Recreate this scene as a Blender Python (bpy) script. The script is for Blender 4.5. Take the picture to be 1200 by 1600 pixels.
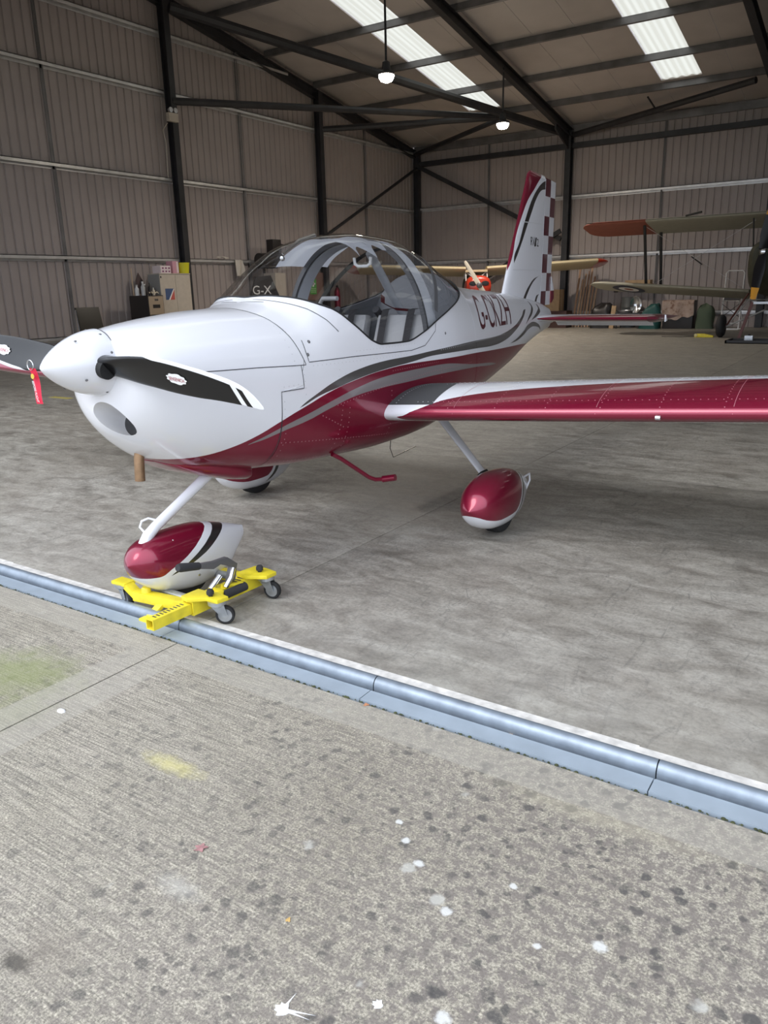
import bpy, bmesh, math, random
import numpy as np
from mathutils import Vector, Matrix

for o in list(bpy.data.objects):
    bpy.data.objects.remove(o, do_unlink=True)
SC = bpy.context.scene
COL = SC.collection
PI = math.pi

# ------------------------------------------------------------------ camera
CAM_H = 1.55
yaw, pitch, roll = math.radians(33.72), math.radians(16.10), math.radians(-1.398)
fwd = Vector((-math.sin(yaw)*math.cos(pitch), math.cos(yaw)*math.cos(pitch), -math.sin(pitch)))
rgt = Vector((math.cos(yaw), math.sin(yaw), 0))
upv = rgt.cross(fwd)
r2 = rgt*math.cos(roll) + upv*math.sin(roll)
u2 = -rgt*math.sin(roll) + upv*math.cos(roll)
cd = bpy.data.cameras.new('camera')
cam = bpy.data.objects.new('camera', cd)
COL.objects.link(cam)
cam.matrix_world = Matrix(((r2.x, u2.x, -fwd.x, 0), (r2.y, u2.y, -fwd.y, 0), (r2.z, u2.z, -fwd.z, CAM_H), (0, 0, 0, 1)))
cd.sensor_fit = 'HORIZONTAL'
cd.sensor_width = 36.0
cd.lens = 1203.0*36.0/1200.0
cd.clip_start = 0.05
cd.clip_end = 500
SC.camera = cam

# ------------------------------------------------------------------ sky, lamps, exposure
W = bpy.data.worlds.new('overcast_sky')
SC.world = W
W.use_nodes = True
wn, wl = W.node_tree.nodes, W.node_tree.links
wn.clear()
wo = wn.new('ShaderNodeOutputWorld'); bg = wn.new('ShaderNodeBackground')
tc = wn.new('ShaderNodeTexCoord'); sx = wn.new('ShaderNodeSeparateXYZ')
rp = wn.new('ShaderNodeValToRGB')
wl.new(tc.outputs['Generated'], sx.inputs[0]); wl.new(sx.outputs['Z'], rp.inputs[0])
rp.color_ramp.elements[0].position = 0.0; rp.color_ramp.elements[0].color = (0.62, 0.67, 0.76, 1)
rp.color_ramp.elements[1].position = 0.7; rp.color_ramp.elements[1].color = (0.90, 0.97, 1.08, 1)
wl.new(rp.outputs[0], bg.inputs[0]); wl.new(bg.outputs[0], wo.inputs[0])
bg.inputs[1].default_value = 1.0
sun_d = bpy.data.lights.new('veiled_sun', 'SUN'); sun_d.energy = 0.35; sun_d.angle = math.radians(25); sun_d.color = (1, .97, .92)
sun = bpy.data.objects.new('veiled_sun', sun_d); COL.objects.link(sun)
sun.rotation_euler = (math.radians(48), 0, math.radians(-25))
LAMP_W = 84.0
SC.view_settings.view_transform = 'Standard'
SC.view_settings.look = 'None'
SC.view_settings.gamma = 1.0
SC.view_settings.use_curve_mapping = False
SC.view_settings.exposure = 1.42
SC.cycles.max_bounces = 10
SC.cycles.diffuse_bounces = 5
SC.cycles.glossy_bounces = 4
SC.cycles.transparent_max_bounces = 16
SC.cycles.transmission_bounces = 6
SC.cycles.caustics_reflective = False
SC.cycles.caustics_refractive = False
SC.cycles.sample_clamp_indirect = 6.0
random.seed(7)

# ------------------------------------------------------------------ mesh helpers
class MB:
    def __init__(s, off=(0, 0, 0)):
        s.v, s.f, s.m = [], [], []
        s.off = Vector(off); s.cur = 0
    def add(s, vs, fs):
        n = len(s.v)
        s.v += [tuple(Vector(p) - s.off) for p in vs]
        s.f += [tuple(i+n for i in f) for f in fs]
        s.m += [s.cur]*len(fs)
        return s
    def box(s, a, b):
        x0, y0, z0 = a; x1, y1, z1 = b
        return s.add([(x0,y0,z0),(x1,y0,z0),(x1,y1,z0),(x0,y1,z0),(x0,y0,z1),(x1,y0,z1),(x1,y1,z1),(x0,y1,z1)],
                     [(0,3,2,1),(4,5,6,7),(0,1,5,4),(1,2,6,5),(2,3,7,6),(3,0,4,7)])
    def bar(s, p, q, w, h, up=(0, 0, 1)):
        p, q, up = Vector(p), Vector(q), Vector(up)
        d = (q-p).normalized(); sd = d.cross(up)
        if sd.length < 1e-4: sd = d.cross(Vector((1, 0, 0)))
        sd.normalize(); un = sd.cross(d)
        vs = []
        for c in (p, q):
            vs += [c-sd*w/2-un*h/2, c+sd*w/2-un*h/2, c+sd*w/2+un*h/2, c-sd*w/2+un*h/2]
        return s.add(vs, [(0,1,2,3),(7,6,5,4),(0,4,5,1),(1,5,6,2),(2,6,7,3),(3,7,4,0)])
    def ibeam(s, p, q, w, h, up, t=.02):
        p, q, up = Vector(p), Vector(q), Vector(up).normalized()
        d = (q-p).normalized(); sd = d.cross(up).normalized(); un = sd.cross(d)
        s.bar(p+un*(h/2-t/2), q+un*(h/2-t/2), w, t, up)
        s.bar(p-un*(h/2-t/2), q-un*(h/2-t/2), w, t, up)
        return s.bar(p, q, t*.8, h-2*t, up)
    def tube(s, pts, r, n=10, cap=True, flat=1.0, closed=False):
        pts = [Vector(p) for p in pts]
        rs = r if isinstance(r, (list, tuple)) else [r]*len(pts)
        vs, fs, ref = [], [], None
        for i, p in enumerate(pts):
            if closed: t = pts[(i+1) % len(pts)]-pts[i-1]
            else: t = pts[min(i+1, len(pts)-1)]-pts[max(i-1, 0)]
            t.normalize()
            if ref is None:
                ref = t.cross(Vector((0, 0, 1)))
                if ref.length < .05: ref = t.cross(Vector((1, 0, 0)))
            ref = (ref-t*ref.dot(t)).normalized()
            b = t.cross(ref)
            for k in range(n):
                an = 2*PI*k/n
                vs.append(p+ref*math.cos(an)*rs[i]+b*math.sin(an)*rs[i]*flat)
        m = len(pts)
        for i in range(m if closed else m-1):
            j = (i+1) % m
            for k in range(n):
                l = (k+1) % n
                fs.append((i*n+k, i*n+l, j*n+l, j*n+k))
        if cap and not closed:
            fs.append(tuple(range(n-1, -1, -1))); fs.append(tuple((m-1)*n+k for k in range(n)))
        return s.add(vs, fs)
    def lathe(s, prof, o=(0, 0, 0), ax='z', n=24, sc=(1, 1, 1)):
        # prof: (radius, along); ax: axis direction
        o = Vector(o); vs, fs = [], []
        for r, t in prof:
            for k in range(n):
                an = 2*PI*k/n; c, d = math.cos(an)*r, math.sin(an)*r
                p = {'z': (c, d, t), 'y': (d, t, c), 'x': (t, c, d)}[ax]
                vs.append(o+Vector((p[0]*sc[0], p[1]*sc[1], p[2]*sc[2])))
        for i in range(len(prof)-1):
            for k in range(n):
                l = (k+1) % n
                fs.append((i*n+k, i*n+l, (i+1)*n+l, (i+1)*n+k))
        if prof[0][0] > 1e-5: fs.append(tuple(range(n-1, -1, -1)))
        if prof[-1][0] > 1e-5: fs.append(tuple((len(prof)-1)*n+k for k in range(n)))
        return s.add(vs, fs)
    def grid(s, P, closed_u=False, closed_v=False, flip=False):
        nu, nv = len(P), len(P[0])
        vs = [p for row in P for p in row]; fs = []
        for i in range(nu if closed_u else nu-1):
            for j in range(nv if closed_v else nv-1):
                a, b = (i+1) % nu, (j+1) % nv
                q = (i*nv+j, a*nv+j, a*nv+b, i*nv+b)
                fs.append(q[::-1] if flip else q)
        return s.add(vs, fs)
    def prism(s, poly, h, o=(0, 0, 0), ux=(1, 0, 0), uy=(0, 1, 0)):
        o, ux, uy = Vector(o), Vector(ux), Vector(uy); un = ux.cross(uy).normalized()
        n = len(poly)
        vs = [o+ux*x+uy*y for x, y in poly]+[o+ux*x+uy*y+un*h for x, y in poly]
        return s.add(vs, [tuple(range(n-1, -1, -1)), tuple(range(n, 2*n))]+[(i, (i+1) % n, (i+1) % n+n, i+n) for i in range(n)])

def obj(name, mb, mat, parent=None, smooth=None, bevel=0, recalc=True, kind=None, label=None):
    me = bpy.data.meshes.new(name)
    me.from_pydata(mb.v, [], mb.f)
    mats = mat if isinstance(mat, (list, tuple)) else [mat]
    for m in mats: me.materials.append(m)
    if len(mats) > 1: me.polygons.foreach_set('material_index', mb.m)
    if recalc or bevel:
        bm = bmesh.new(); bm.from_mesh(me)
        if recalc:
            bmesh.ops.remove_doubles(bm, verts=bm.verts, dist=1e-5)
            bmesh.ops.recalc_face_normals(bm, faces=bm.faces)
        if bevel:
            es = [e for e in bm.edges if len(e.link_faces) == 2 and e.calc_face_angle(0) > .6]
            bmesh.ops.bevel(bm, geom=es, offset=bevel, segments=2, profile=.7, affect='EDGES', clamp_overlap=True)
        bm.to_mesh(me); bm.free()
    if smooth is not None or bevel:
        me.polygons.foreach_set('use_smooth', [True]*len(me.polygons))
        me.set_sharp_from_angle(angle=math.radians(smooth or 35))
    o = bpy.data.objects.new(name, me); COL.objects.link(o)
    if parent is not None: o.parent = parent
    if kind: o['kind'] = kind
    if label: o['label'] = label
    return o

def tag(o, label=None, cat=None, group=None, kind=None):
    if label: o['label'] = label
    if cat: o['category'] = cat
    if group: o['group'] = group
    if kind: o['kind'] = kind
    return o

def thing(name, loc, label=None, cat=None, group=None, rz=0, kind=None):
    o = bpy.data.objects.new(name, None); COL.objects.link(o)
    o.empty_display_size = .1
    o.location = loc; o.rotation_euler = (0, 0, rz)
    return tag(o, label, cat, group, kind)

def child_copy(ob, parent, loc=None, rot=None):
    c = ob.copy(); COL.objects.link(c); c.parent = parent
    if loc is not None: c.location = loc
    if rot is not None: c.rotation_euler = rot
    for ch in list(ob.children): child_copy(ch, c)
    return c

# ------------------------------------------------------------------ material helpers
def nodes(name):
    m = bpy.data.materials.new(name); m.use_nodes = True
    return m, m.node_tree.nodes, m.node_tree.links, m.node_tree.nodes['Principled BSDF']

def mat(name, col, rough=.5, metal=0, coat=0, var=0, vscale=8, bump=0, bscale=60, spec=None):
    m, N, L, b = nodes(name)
    b.inputs['Base Color'].default_value = (*col, 1)
    b.inputs['Roughness'].default_value = rough
    b.inputs['Metallic'].default_value = metal
    if coat:
        b.inputs['Coat Weight'].default_value = coat; b.inputs['Coat Roughness'].default_value = .04
    if spec is not None: b.inputs['Specular IOR Level'].default_value = spec
    if var or bump:
        t = N.new('ShaderNodeTexCoord')
    if var:
        n = N.new('ShaderNodeTexNoise'); n.inputs['Scale'].default_value = vscale; n.inputs['Detail'].default_value = 6
        L.new(t.outputs['Object'], n.inputs['Vector'])
        r = N.new('ShaderNodeValToRGB')
        r.color_ramp.elements[0].position = .3; r.color_ramp.elements[1].position = .7
        r.color_ramp.elements[0].color = (*[c*(1-var) for c in col], 1)
        r.color_ramp.elements[1].color = (*[min(1, c*(1+var)) for c in col], 1)
        L.new(n.outputs['Fac'], r.inputs[0]); L.new(r.outputs[0], b.inputs['Base Color'])
    if bump:
        n = N.new('ShaderNodeTexNoise'); n.inputs['Scale'].default_value = bscale; n.inputs['Detail'].default_value = 4
        L.new(t.outputs['Object'], n.inputs['Vector'])
        bp = N.new('ShaderNodeBump'); bp.inputs['Strength'].default_value = bump; bp.inputs['Distance'].default_value = .01
        L.new(n.outputs['Fac'], bp.inputs['Height']); L.new(bp.outputs[0], b.inputs['Normal'])
    return m

class NB:
    """small node-building helper"""
    def __init__(s, m): s.N, s.L = m.node_tree.nodes, m.node_tree.links
    def lk(s, a, b): s.L.new(a, b)
    def math(s, op, a, b=None, c=None):
        n = s.N.new('ShaderNodeMath'); n.operation = op
        for i, v in enumerate((a, b, c)):
            if v is None: continue
            if isinstance(v, (int, float)): n.inputs[i].default_value = v
            else: s.lk(v, n.inputs[i])
        return n.outputs[0]
    def curve(s, val, pts):
        n = s.N.new('ShaderNodeFloatCurve'); c = n.mapping.curves[0]
        pts = sorted(pts)
        while len(c.points) < len(pts): c.points.new(.5, .5)
        for p, (x, y) in zip(c.points, pts):
            p.location = (x, y); p.handle_type = 'AUTO_CLAMPED'
        n.mapping.use_clip = False
        n.mapping.update()
        s.lk(val, n.inputs['Value'])
        return n.outputs[0]
    def mix(s, fac, a, b):
        n = s.N.new('ShaderNodeMix'); n.data_type = 'RGBA'
        if isinstance(fac, (int, float)): n.inputs[0].default_value = fac
        else: s.lk(fac, n.inputs[0])
        for i, v in ((6, a), (7, b)):
            if isinstance(v, tuple): n.inputs[i].default_value = (*v[:3], 1)
            else: s.lk(v, n.inputs[i])
        return n.outputs[2]
    def noise(s, vec, scale, detail=4, rough=.5, dist=0):
        n = s.N.new('ShaderNodeTexNoise')
        n.inputs['Scale'].default_value = scale; n.inputs['Detail'].default_value = detail
        n.inputs['Roughness'].default_value = rough; n.inputs['Distortion'].default_value = dist
        s.lk(vec, n.inputs['Vector']); return n.outputs['Fac']
    def voro(s, vec, scale, rnd=1.0, feature='F1'):
        n = s.N.new('ShaderNodeTexVoronoi'); n.feature = feature
        n.inputs['Scale'].default_value = scale; n.inputs['Randomness'].default_value = rnd
        s.lk(vec, n.inputs['Vector']); return n
    def ramp(s, fac, stops):
        n = s.N.new('ShaderNodeValToRGB'); e = n.color_ramp.elements
        while len(e) < len(stops): e.new(.5)
        for k, (p, c) in zip(e, stops):
            k.position = p; k.color = (c, c, c, 1) if isinstance(c, (int, float)) else (*c, 1)
        s.lk(fac, n.inputs[0]); return n.outputs[0]
    def mapping(s, vec, scale=(1, 1, 1), rot=(0, 0, 0), loc=(0, 0, 0)):
        n = s.N.new('ShaderNodeMapping'); s.lk(vec, n.inputs[0])
        n.inputs['Scale'].default_value = scale; n.inputs['Rotation'].default_value = rot; n.inputs['Location'].default_value = loc
        return n.outputs[0]
    def bump(s, h, strength, dist=.01):
        n = s.N.new('ShaderNodeBump'); n.inputs['Strength'].default_value = strength; n.inputs['Distance'].default_value = dist
        s.lk(h, n.inputs['Height']); return n.outputs[0]
    def tex(s, kind='Object'):
        return s.N.new('ShaderNodeTexCoord').outputs[kind]
    def xyz(s, v):
        n = s.N.new('ShaderNodeSeparateXYZ'); s.lk(v, n.inputs[0]); return n.outputs

def text_geo(txt, size=1.0, maxlen=None):
    """outline text turned to a flat triangle mesh: list of (x, y), list of faces"""
    cu = bpy.data.curves.new('lettering', 'FONT'); cu.body = txt; cu.size = size
    cu.resolution_u = 4
    o = bpy.data.objects.new('lettering', cu); COL.objects.link(o)
    dg = bpy.context.evaluated_depsgraph_get()
    me = o.evaluated_get(dg).to_mesh()
    bm = bmesh.new(); bm.from_mesh(me)
    o.evaluated_get(dg).to_mesh_clear()
    bpy.data.objects.remove(o); bpy.data.curves.remove(cu)
    if maxlen:
        for _ in range(5):
            bmesh.ops.triangulate(bm, faces=bm.faces)
            es = [e for e in bm.edges if e.calc_length() > maxlen]
            if not es: break
            bmesh.ops.subdivide_edges(bm, edges=es, cuts=1)
        bmesh.ops.triangulate(bm, faces=bm.faces)
    bm.verts.index_update()
    vs = [(v.co.x, v.co.y) for v in bm.verts]
    fs = [tuple(v.index for v in f.verts) for f in bm.faces]
    bm.free()
    x0 = min(v[0] for v in vs); x1 = max(v[0] for v in vs); y0 = min(v[1] for v in vs); y1 = max(v[1] for v in vs)
    return [((x-x0)/(x1-x0), (y-y0)/(y1-y0)) for x, y in vs], fs, (x1-x0)/(y1-y0)

def flat_text(name, txt, o, ux, uy, w, h, material, parent=None, label=None):
    vs, fs, _ = text_geo(txt)
    o, ux, uy = Vector(o), Vector(ux), Vector(uy)
    mb = MB(); mb.add([o+ux*x*w+uy*y*h for x, y in vs], fs)
    return obj(name, mb, material, parent, recalc=False, label=label)
# ------------------------------------------------------------------ shared materials
WHITE = (.80, .81, .86); RED = (.25, .008, .038); GREY1 = (.075, .071, .069); GREY2 = (.22, .195, .20); BLACK = (.012, .012, .013)
def coat_paint(name, col, flake=False):
    m, N, L, b = nodes(name)
    b.inputs['Base Color'].default_value = (*col, 1)
    b.inputs['Metallic'].default_value = .5 if col == RED else 0.0
    b.inputs['Roughness'].default_value = .28
    b.inputs['Coat Weight'].default_value = .8; b.inputs['Coat Roughness'].default_value = .06
    return m
M_white = coat_paint('white_gloss_paint', WHITE)
M_red = coat_paint('crimson_gloss_paint', RED)
M_black = mat('black_gloss', BLACK, .25, coat=.6)
M_gap = mat('panel_gap_dark', (.05, .05, .055), .8)
M_rivet_w = mat('rivet_head_white', (.62, .63, .66), .35)
M_rivet_r = mat('rivet_head_crimson', (.42, .16, .20), .3)
M_steel_dark = mat('dark_painted_steel', (.028, .028, .032), .45, var=.25, vscale=3)
M_purlin = mat('grey_galvanised_purlin', (.19, .185, .19), .42, metal=.35, var=.25, vscale=2)
M_girt = mat('light_galvanised_girt', (.74, .73, .73), .36, metal=.6, var=.12, vscale=4)
M_sheet = mat('warm_grey_wall_sheet', (.40, .348, .332), .5, var=.05, vscale=1.2)
M_roof = mat('pale_roof_liner', (.60, .552, .53), .55, var=.05, vscale=1.5)
M_rubber = mat('black_rubber', (.014, .014, .015), .75, bump=.2, bscale=90)
M_tyre = mat('tyre_rubber', (.018, .018, .02), .7, bump=.15, bscale=120)
M_chrome = mat('bright_metal', (.75, .76, .78), .2, metal=1)
M_alu = mat('dull_aluminium', (.6, .61, .63), .38, metal=.9, var=.08)
M_zinc = mat('zinc_plated_steel', (.5, .52, .54), .38, metal=.85, var=.15, vscale=25)
M_yellow = mat('worn_yellow_paint', (.80, .66, .035), .42, var=.12, vscale=18)
M_grip = mat('black_foam_grip', (.03, .03, .033), .85)
M_lever = mat('grey_lever', (.16, .16, .17), .45, metal=.5)
M_int_grey = mat('grey_cabin_paint', (.20, .205, .22), .45, var=.06)
M_int_light = mat('pale_grey_roll_bar', (.58, .61, .66), .4)
M_seat = mat('grey_seat_leather', (.40, .40, .41), .55, bump=.1)
M_seat_dark = mat('charcoal_seat_trim', (.06, .06, .065), .6)
M_belt = mat('dark_webbing', (.035, .033, .036), .8)
M_belt_red = mat('red_webbing', (.20, .02, .03), .7)
M_panel = mat('instrument_panel_black', (.03, .03, .033), .6)
M_shade, N_, L_s, b_ = nodes('pale_sunshade_cloth')
b_.inputs['Base Color'].default_value = (.72, .76, .84, 1); b_.inputs['Roughness'].default_value = .85
_tl = N_.new('ShaderNodeBsdfTranslucent'); _tl.inputs[0].default_value = (.72, .76, .84, 1); _mx = N_.new('ShaderNodeMixShader'); _mx.inputs[0].default_value = .55
L_s.new(b_.outputs[0], _mx.inputs[1]); L_s.new(_tl.outputs[0], _mx.inputs[2]); L_s.new(_mx.outputs[0], N_['Material Output'].inputs[0])
M_bronze = mat('brown_exhaust_steel', (.30, .19, .11), .42, metal=.7, var=.2, vscale=20)
M_tag_red = mat('red_streamer_cloth', (.62, .012, .05), .6)
M_tag_white = mat('white_print', (.85, .85, .85), .6)
M_tag_gold = mat('gold_print', (.65, .45, .06), .5)

def glass(name, tint, refl=1.0, rough=.0):
    m, N, L, b = nodes(name)
    N.remove(b)
    q = NB(m)
    tr = N.new('ShaderNodeBsdfTransparent'); tr.inputs[0].default_value = (*tint, 1)
    gl = N.new('ShaderNodeBsdfGlossy'); gl.inputs['Roughness'].default_value = rough + .015
    lw = N.new('ShaderNodeLayerWeight'); lw.inputs['Blend'].default_value = .5
    f = q.math('MULTIPLY', q.math('ADD', .038, q.math('MULTIPLY', .96, q.math('POWER', lw.outputs['Facing'], 5.0))), refl)
    mx = N.new('ShaderNodeMixShader')
    L.new(f, mx.inputs[0]); L.new(tr.outputs[0], mx.inputs[1]); L.new(gl.outputs[0], mx.inputs[2])
    L.new(mx.outputs[0], N['Material Output'].inputs[0])
    return m
M_canopy = glass('clear_canopy', (.86, .86, .865), 1.0)
M_window = glass('grey_window', (.74, .75, .77), 1.0)

def banded_paint(name, base, layers, axis, a0, a1, z0, z1):
    """gloss paint with curved bands. layers: (lower pts, upper pts, colour); pts are (along, across) in the
    object's own metres; axis = ('Y','Z') along is Y and across is Z, or ('Z','Y')."""
    m, N, L, b = nodes(name); q = NB(m)
    xyz = q.xyz(q.tex('Object'))
    al, ac = xyz[axis[0]], xyz[axis[1]]
    an = q.math('DIVIDE', q.math('SUBTRACT', al, a0), a1-a0)
    zn = q.math('DIVIDE', q.math('SUBTRACT', ac, z0), z1-z0)
    col = base; met = None
    nrm = lambda pts: [((x-a0)/(a1-a0), (y-z0)/(z1-z0)) for x, y in pts]
    for lo, hi, c in layers:
        fac = None
        if lo is not None: fac = q.math('GREATER_THAN', zn, q.curve(an, nrm(lo)))
        if hi is not None:
            g = q.math('LESS_THAN', zn, q.curve(an, nrm(hi)))
            fac = g if fac is None else q.math('MULTIPLY', fac, g)
        col = q.mix(fac, col, c)
        keep = q.math('SUBTRACT', 1.0, fac)
        met = q.math('MULTIPLY', fac, .5 if c == RED else 0.0) if met is None else q.math('ADD', q.math('MULTIPLY', met, keep), q.math('MULTIPLY', fac, .5 if c == RED else 0.0))
    L.new(met, b.inputs['Metallic'])
    L.new(col, b.inputs['Base Color'])
    b.inputs['Roughness'].default_value = .28
    b.inputs['Coat Weight'].default_value = .8; b.inputs['Coat Roughness'].default_value = .06
    return m
# ------------------------------------------------------------------ hangar shell
XL, XR, YF, YB, YRIDGE = -18.05, 15.83, 2.30, 30.0, 16.15
BAY = 6.776
FRAMES = [XL+BAY*i for i in range(6)]
RAFT = [x+(.26 if i == 2 else 0) for i, x in enumerate(FRAMES)]
def rz_(y): return 7.05+.175*((YB-y) if y > YRIDGE else (y-YF))   # height of the rafter line

def concrete(name, inside):
    m, N, L, b = nodes(name); q = NB(m)
    v = q.tex('Object')
    if inside:
        big = q.noise(v, .7, 5, .6, .4); mid = q.noise(q.mapping(v, (1, 2.2, 1)), 3.0, 8, .68, .6); fine = q.noise(v, 60, 5, .7)
        c = q.ramp(mid, [(.33, (.16, .146, .126)), (.5, (.315, .297, .262)), (.68, (.465, .446, .40))])
        warm = q.ramp(big, [(.38, 0.0), (.62, 1.0)])
        c = q.mix(q.math('MULTIPLY', warm, .45), c, (.34, .31, .265))
        f2 = q.ramp(q.math('ADD', q.math('MULTIPLY', fine, .5), q.math('MULTIPLY', q.noise(v, 17, 7, .75), .5)), [(.36, .55), (.5, 1.0), (.64, 1.32)])
        mul = N.new('ShaderNodeMix'); mul.data_type = 'RGBA'; mul.blend_type = 'MULTIPLY'; mul.inputs[0].default_value = .75
        L.new(c, mul.inputs[6]); L.new(f2, mul.inputs[7]); c = mul.outputs[2]
        # dark rubber scuffs and oil marks
        sc = q.noise(q.mapping(v, (5, 1.4, 1), (0, 0, .5)), 2.2, 8, .75, 1.5)
        c = q.mix(q.math('MULTIPLY', q.ramp(sc, [(.56, 0), (.70, 1)]), .5), c, (.10, .098, .092))
        hair = q.voro(q.mapping(v, (1, 1, 1), (0, 0, .3)), 9, 1, 'DISTANCE_TO_EDGE').outputs['Distance']
        hm = q.math('MULTIPLY', q.math('LESS_THAN', hair, .012), q.ramp(q.noise(v, 2.5, 3), [(.52, 0), (.62, 1)]))
        c = q.mix(q.math('MULTIPLY', hm, .35), c, (.11, .11, .105))
        # pale patchy edge near the door
        xyz = q.xyz(v)
        edge = q.math('MULTIPLY', q.ramp(q.math('DIVIDE', q.math('SUBTRACT', xyz['Y'], 2.3), 1.2), [(0, 1), (1, 0)]), q.ramp(q.noise(v, 5, 6, .7), [(.35, .15), (.7, .8)]))
        c = q.mix(q.math('MULTIPLY', edge, .55), c, (.50, .485, .45))
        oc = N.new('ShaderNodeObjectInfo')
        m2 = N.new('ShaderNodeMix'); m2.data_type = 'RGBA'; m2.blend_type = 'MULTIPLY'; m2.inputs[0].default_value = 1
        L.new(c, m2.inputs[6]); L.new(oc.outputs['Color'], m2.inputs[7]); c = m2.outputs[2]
        L.new(c, b.inputs['Base Color'])
        L.new(q.ramp(mid, [(.3, .42), (.7, .62)]), b.inputs['Roughness'])
        L.new(q.bump(fine, .15, .004), b.inputs['Normal'])
    else:
        xyz = q.xyz(v)
        big = q.noise(v, .9, 5, .6, .3); fine = q.noise(v, 150, 4, .75); mid = q.noise(v, 14, 6, .7)
        broom = q.noise(q.mapping(v, (4, 150, 1), (0, 0, -.06)), 1.0, 4, .6)
        c = q.ramp(big, [(.3, (.315, .284, .225)), (.55, (.372, .34, .279)), (.75, (.40, .362, .305))])
        # speckle, stronger to the right of the drive
        right = q.ramp(q.math('DIVIDE', q.math('ADD', xyz['X'], 2.6), 2.6), [(.15, .25), (.75, 1)])
        sp = q.ramp(fine, [(.36, .34), (.5, .92), (.64, 1.6)])
        mu = N.new('ShaderNodeMix'); mu.data_type = 'RGBA'; mu.blend_type = 'MULTIPLY'; mu.inputs[0].default_value = .85
        L.new(c, mu.inputs[6]); L.new(sp, mu.inputs[7]); c = mu.outputs[2]
        br = q.ramp(broom, [(.38, .50), (.60, 1.22)])
        mu = N.new('ShaderNodeMix'); mu.data_type = 'RGBA'; mu.blend_type = 'MULTIPLY'
        L.new(q.math('SUBTRACT', .9, q.math('MULTIPLY', right, .62)), mu.inputs[0]); L.new(c, mu.inputs[6]); L.new(br, mu.inputs[7]); c = mu.outputs[2]
        grit = q.ramp(q.noise(v, 34, 6, .74), [(.45, 0), (.55, 1)])
        c = q.mix(q.math('MULTIPLY', q.math('MULTIPLY', grit, right), .78), c, (.16, .138, .128))
        # lichen: dark spots in drifts, pale spots few
        wv = q.N.new('ShaderNodeVectorMath'); wv.operation = 'ADD'
        q.lk(v, wv.inputs[0])
        nz = q.N.new('ShaderNodeTexNoise'); nz.inputs['Scale'].default_value = 30; q.lk(v, nz.inputs['Vector'])
        sv = q.N.new('ShaderNodeVectorMath'); sv.operation = 'SCALE'; sv.inputs['Scale'].default_value = .035; q.lk(nz.outputs['Color'], sv.inputs[0]); q.lk(sv.outputs[0], wv.inputs[1])
        vw = wv.outputs[0]
        for scale, thr, dens, colr, amt in ((16, .33, (.42, .53), (.065, .062, .062), .78), (27, .32, (.44, .56), (.075, .07, .068), .68), (9, .22, (.46, .56), (.06, .058, .058), .8)):
            d = q.voro(vw, scale, 1).outputs['Distance']
            mask = q.ramp(d, [(thr*.65, 1), (thr, 0)])
            cl = q.ramp(q.noise(v, 2.3+scale*.05, 4, .6), [(dens[0], .0), (dens[1], 1)])
            bias = q.math('ADD', q.math('MULTIPLY', right, .75), .25)
            c = q.mix(q.math('MULTIPLY', q.math('MULTIPLY', q.math('MULTIPLY', mask, cl), bias), amt), c, colr)
        vp_ = q.voro(vw, 7.5, 1); d = vp_.outputs['Distance']
        pick = q.math('GREATER_THAN', q.xyz(vp_.outputs['Color'])['X'], .72)
        c = q.mix(q.math('MULTIPLY', q.math('MULTIPLY', q.ramp(d, [(.10, 1), (.17, 0)]), pick), q.math('MULTIPLY', right, .8)), c, (.50, .49, .45))
        # patches with their own place: algae, yellow paint dust, oily pit, worn strip beside the track
        def blob(x, y, rx, ry, colr, amt, nscale=9, hard=.5):
            nonlocal c
            dx = q.math('DIVIDE', q.math('SUBTRACT', xyz['X'], x), rx); dy = q.math('DIVIDE', q.math('SUBTRACT', xyz['Y'], y), ry)
            r = q.math('SQRT', q.math('ADD', q.math('MULTIPLY', dx, dx), q.math('MULTIPLY', dy, dy)))
            r = q.math('ADD', r, q.math('MULTIPLY', q.math('SUBTRACT', q.noise(v, nscale, 5, .7), .5), 1.5))
            c = q.mix(q.math('MULTIPLY', q.ramp(r, [(hard, 1), (1.0, 0)]), amt), c, colr)
        blob(-2.98, 1.62, .38, .26, (.215, .245, .09), .65, 12, .2)
        blob(-2.70, 1.42, .16, .18, (.24, .26, .13), .4, 12, .2)
        blob(-1.90, 1.50, .17, .05, (.62, .56, .23), .6, 22, .1)
        blob(-1.60, .735, .055, .035, (.06, .055, .048), .85, 30, .4)
        blob(-1.56, .80, .15, .10, (.20, .17, .14), .4, 20, .1)
        blob(-1.45, 1.12, .10, .045, (.50, .48, .44), .5, 30, .1)
        blob(-.60, 1.99, .5, .05, (.46, .42, .31), .35, 14, .2)
        for bx, by, br_ in ((-.94, 1.54, .018), (-.79, 1.43, .02), (-.42, 1.53, .022), (-.65, 1.16, .022), (-.68, 1.60, .014), (-1.08, 1.66, .014), (-1.02, 1.60, .016), (-.55, 1.45, .013)):
            blob(bx, by, br_, br_*.9, (.66, .66, .64), .85, 60, .55)
        band = q.math('GREATER_THAN', q.math('ADD', xyz['Y'], q.math('MULTIPLY', q.noise(v, 6, 4), .03)), 2.03)
        bandx = q.math('LESS_THAN', q.math('ABSOLUTE', q.math('ADD', xyz['X'], 2.62)), .15)
        c = q.mix(q.math('MULTIPLY', q.math('MAXIMUM', band, bandx), .42), c, (.40, .375, .325))
        L.new(c, b.inputs['Base Color'])
        b.inputs['Roughness'].default_value = .88
        hgt = q.math('ADD', q.math('MULTIPLY', fine, .8), q.math('MULTIPLY', broom, .7))
        L.new(q.bump(hgt, .35, .003), b.inputs['Normal'])
    return m
M_floor = concrete('hangar_floor_concrete', True)
M_apron = concrete('weathered_apron_concrete', False)
M_joint = mat('joint_filler', (.10, .095, .085), .9)
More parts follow.
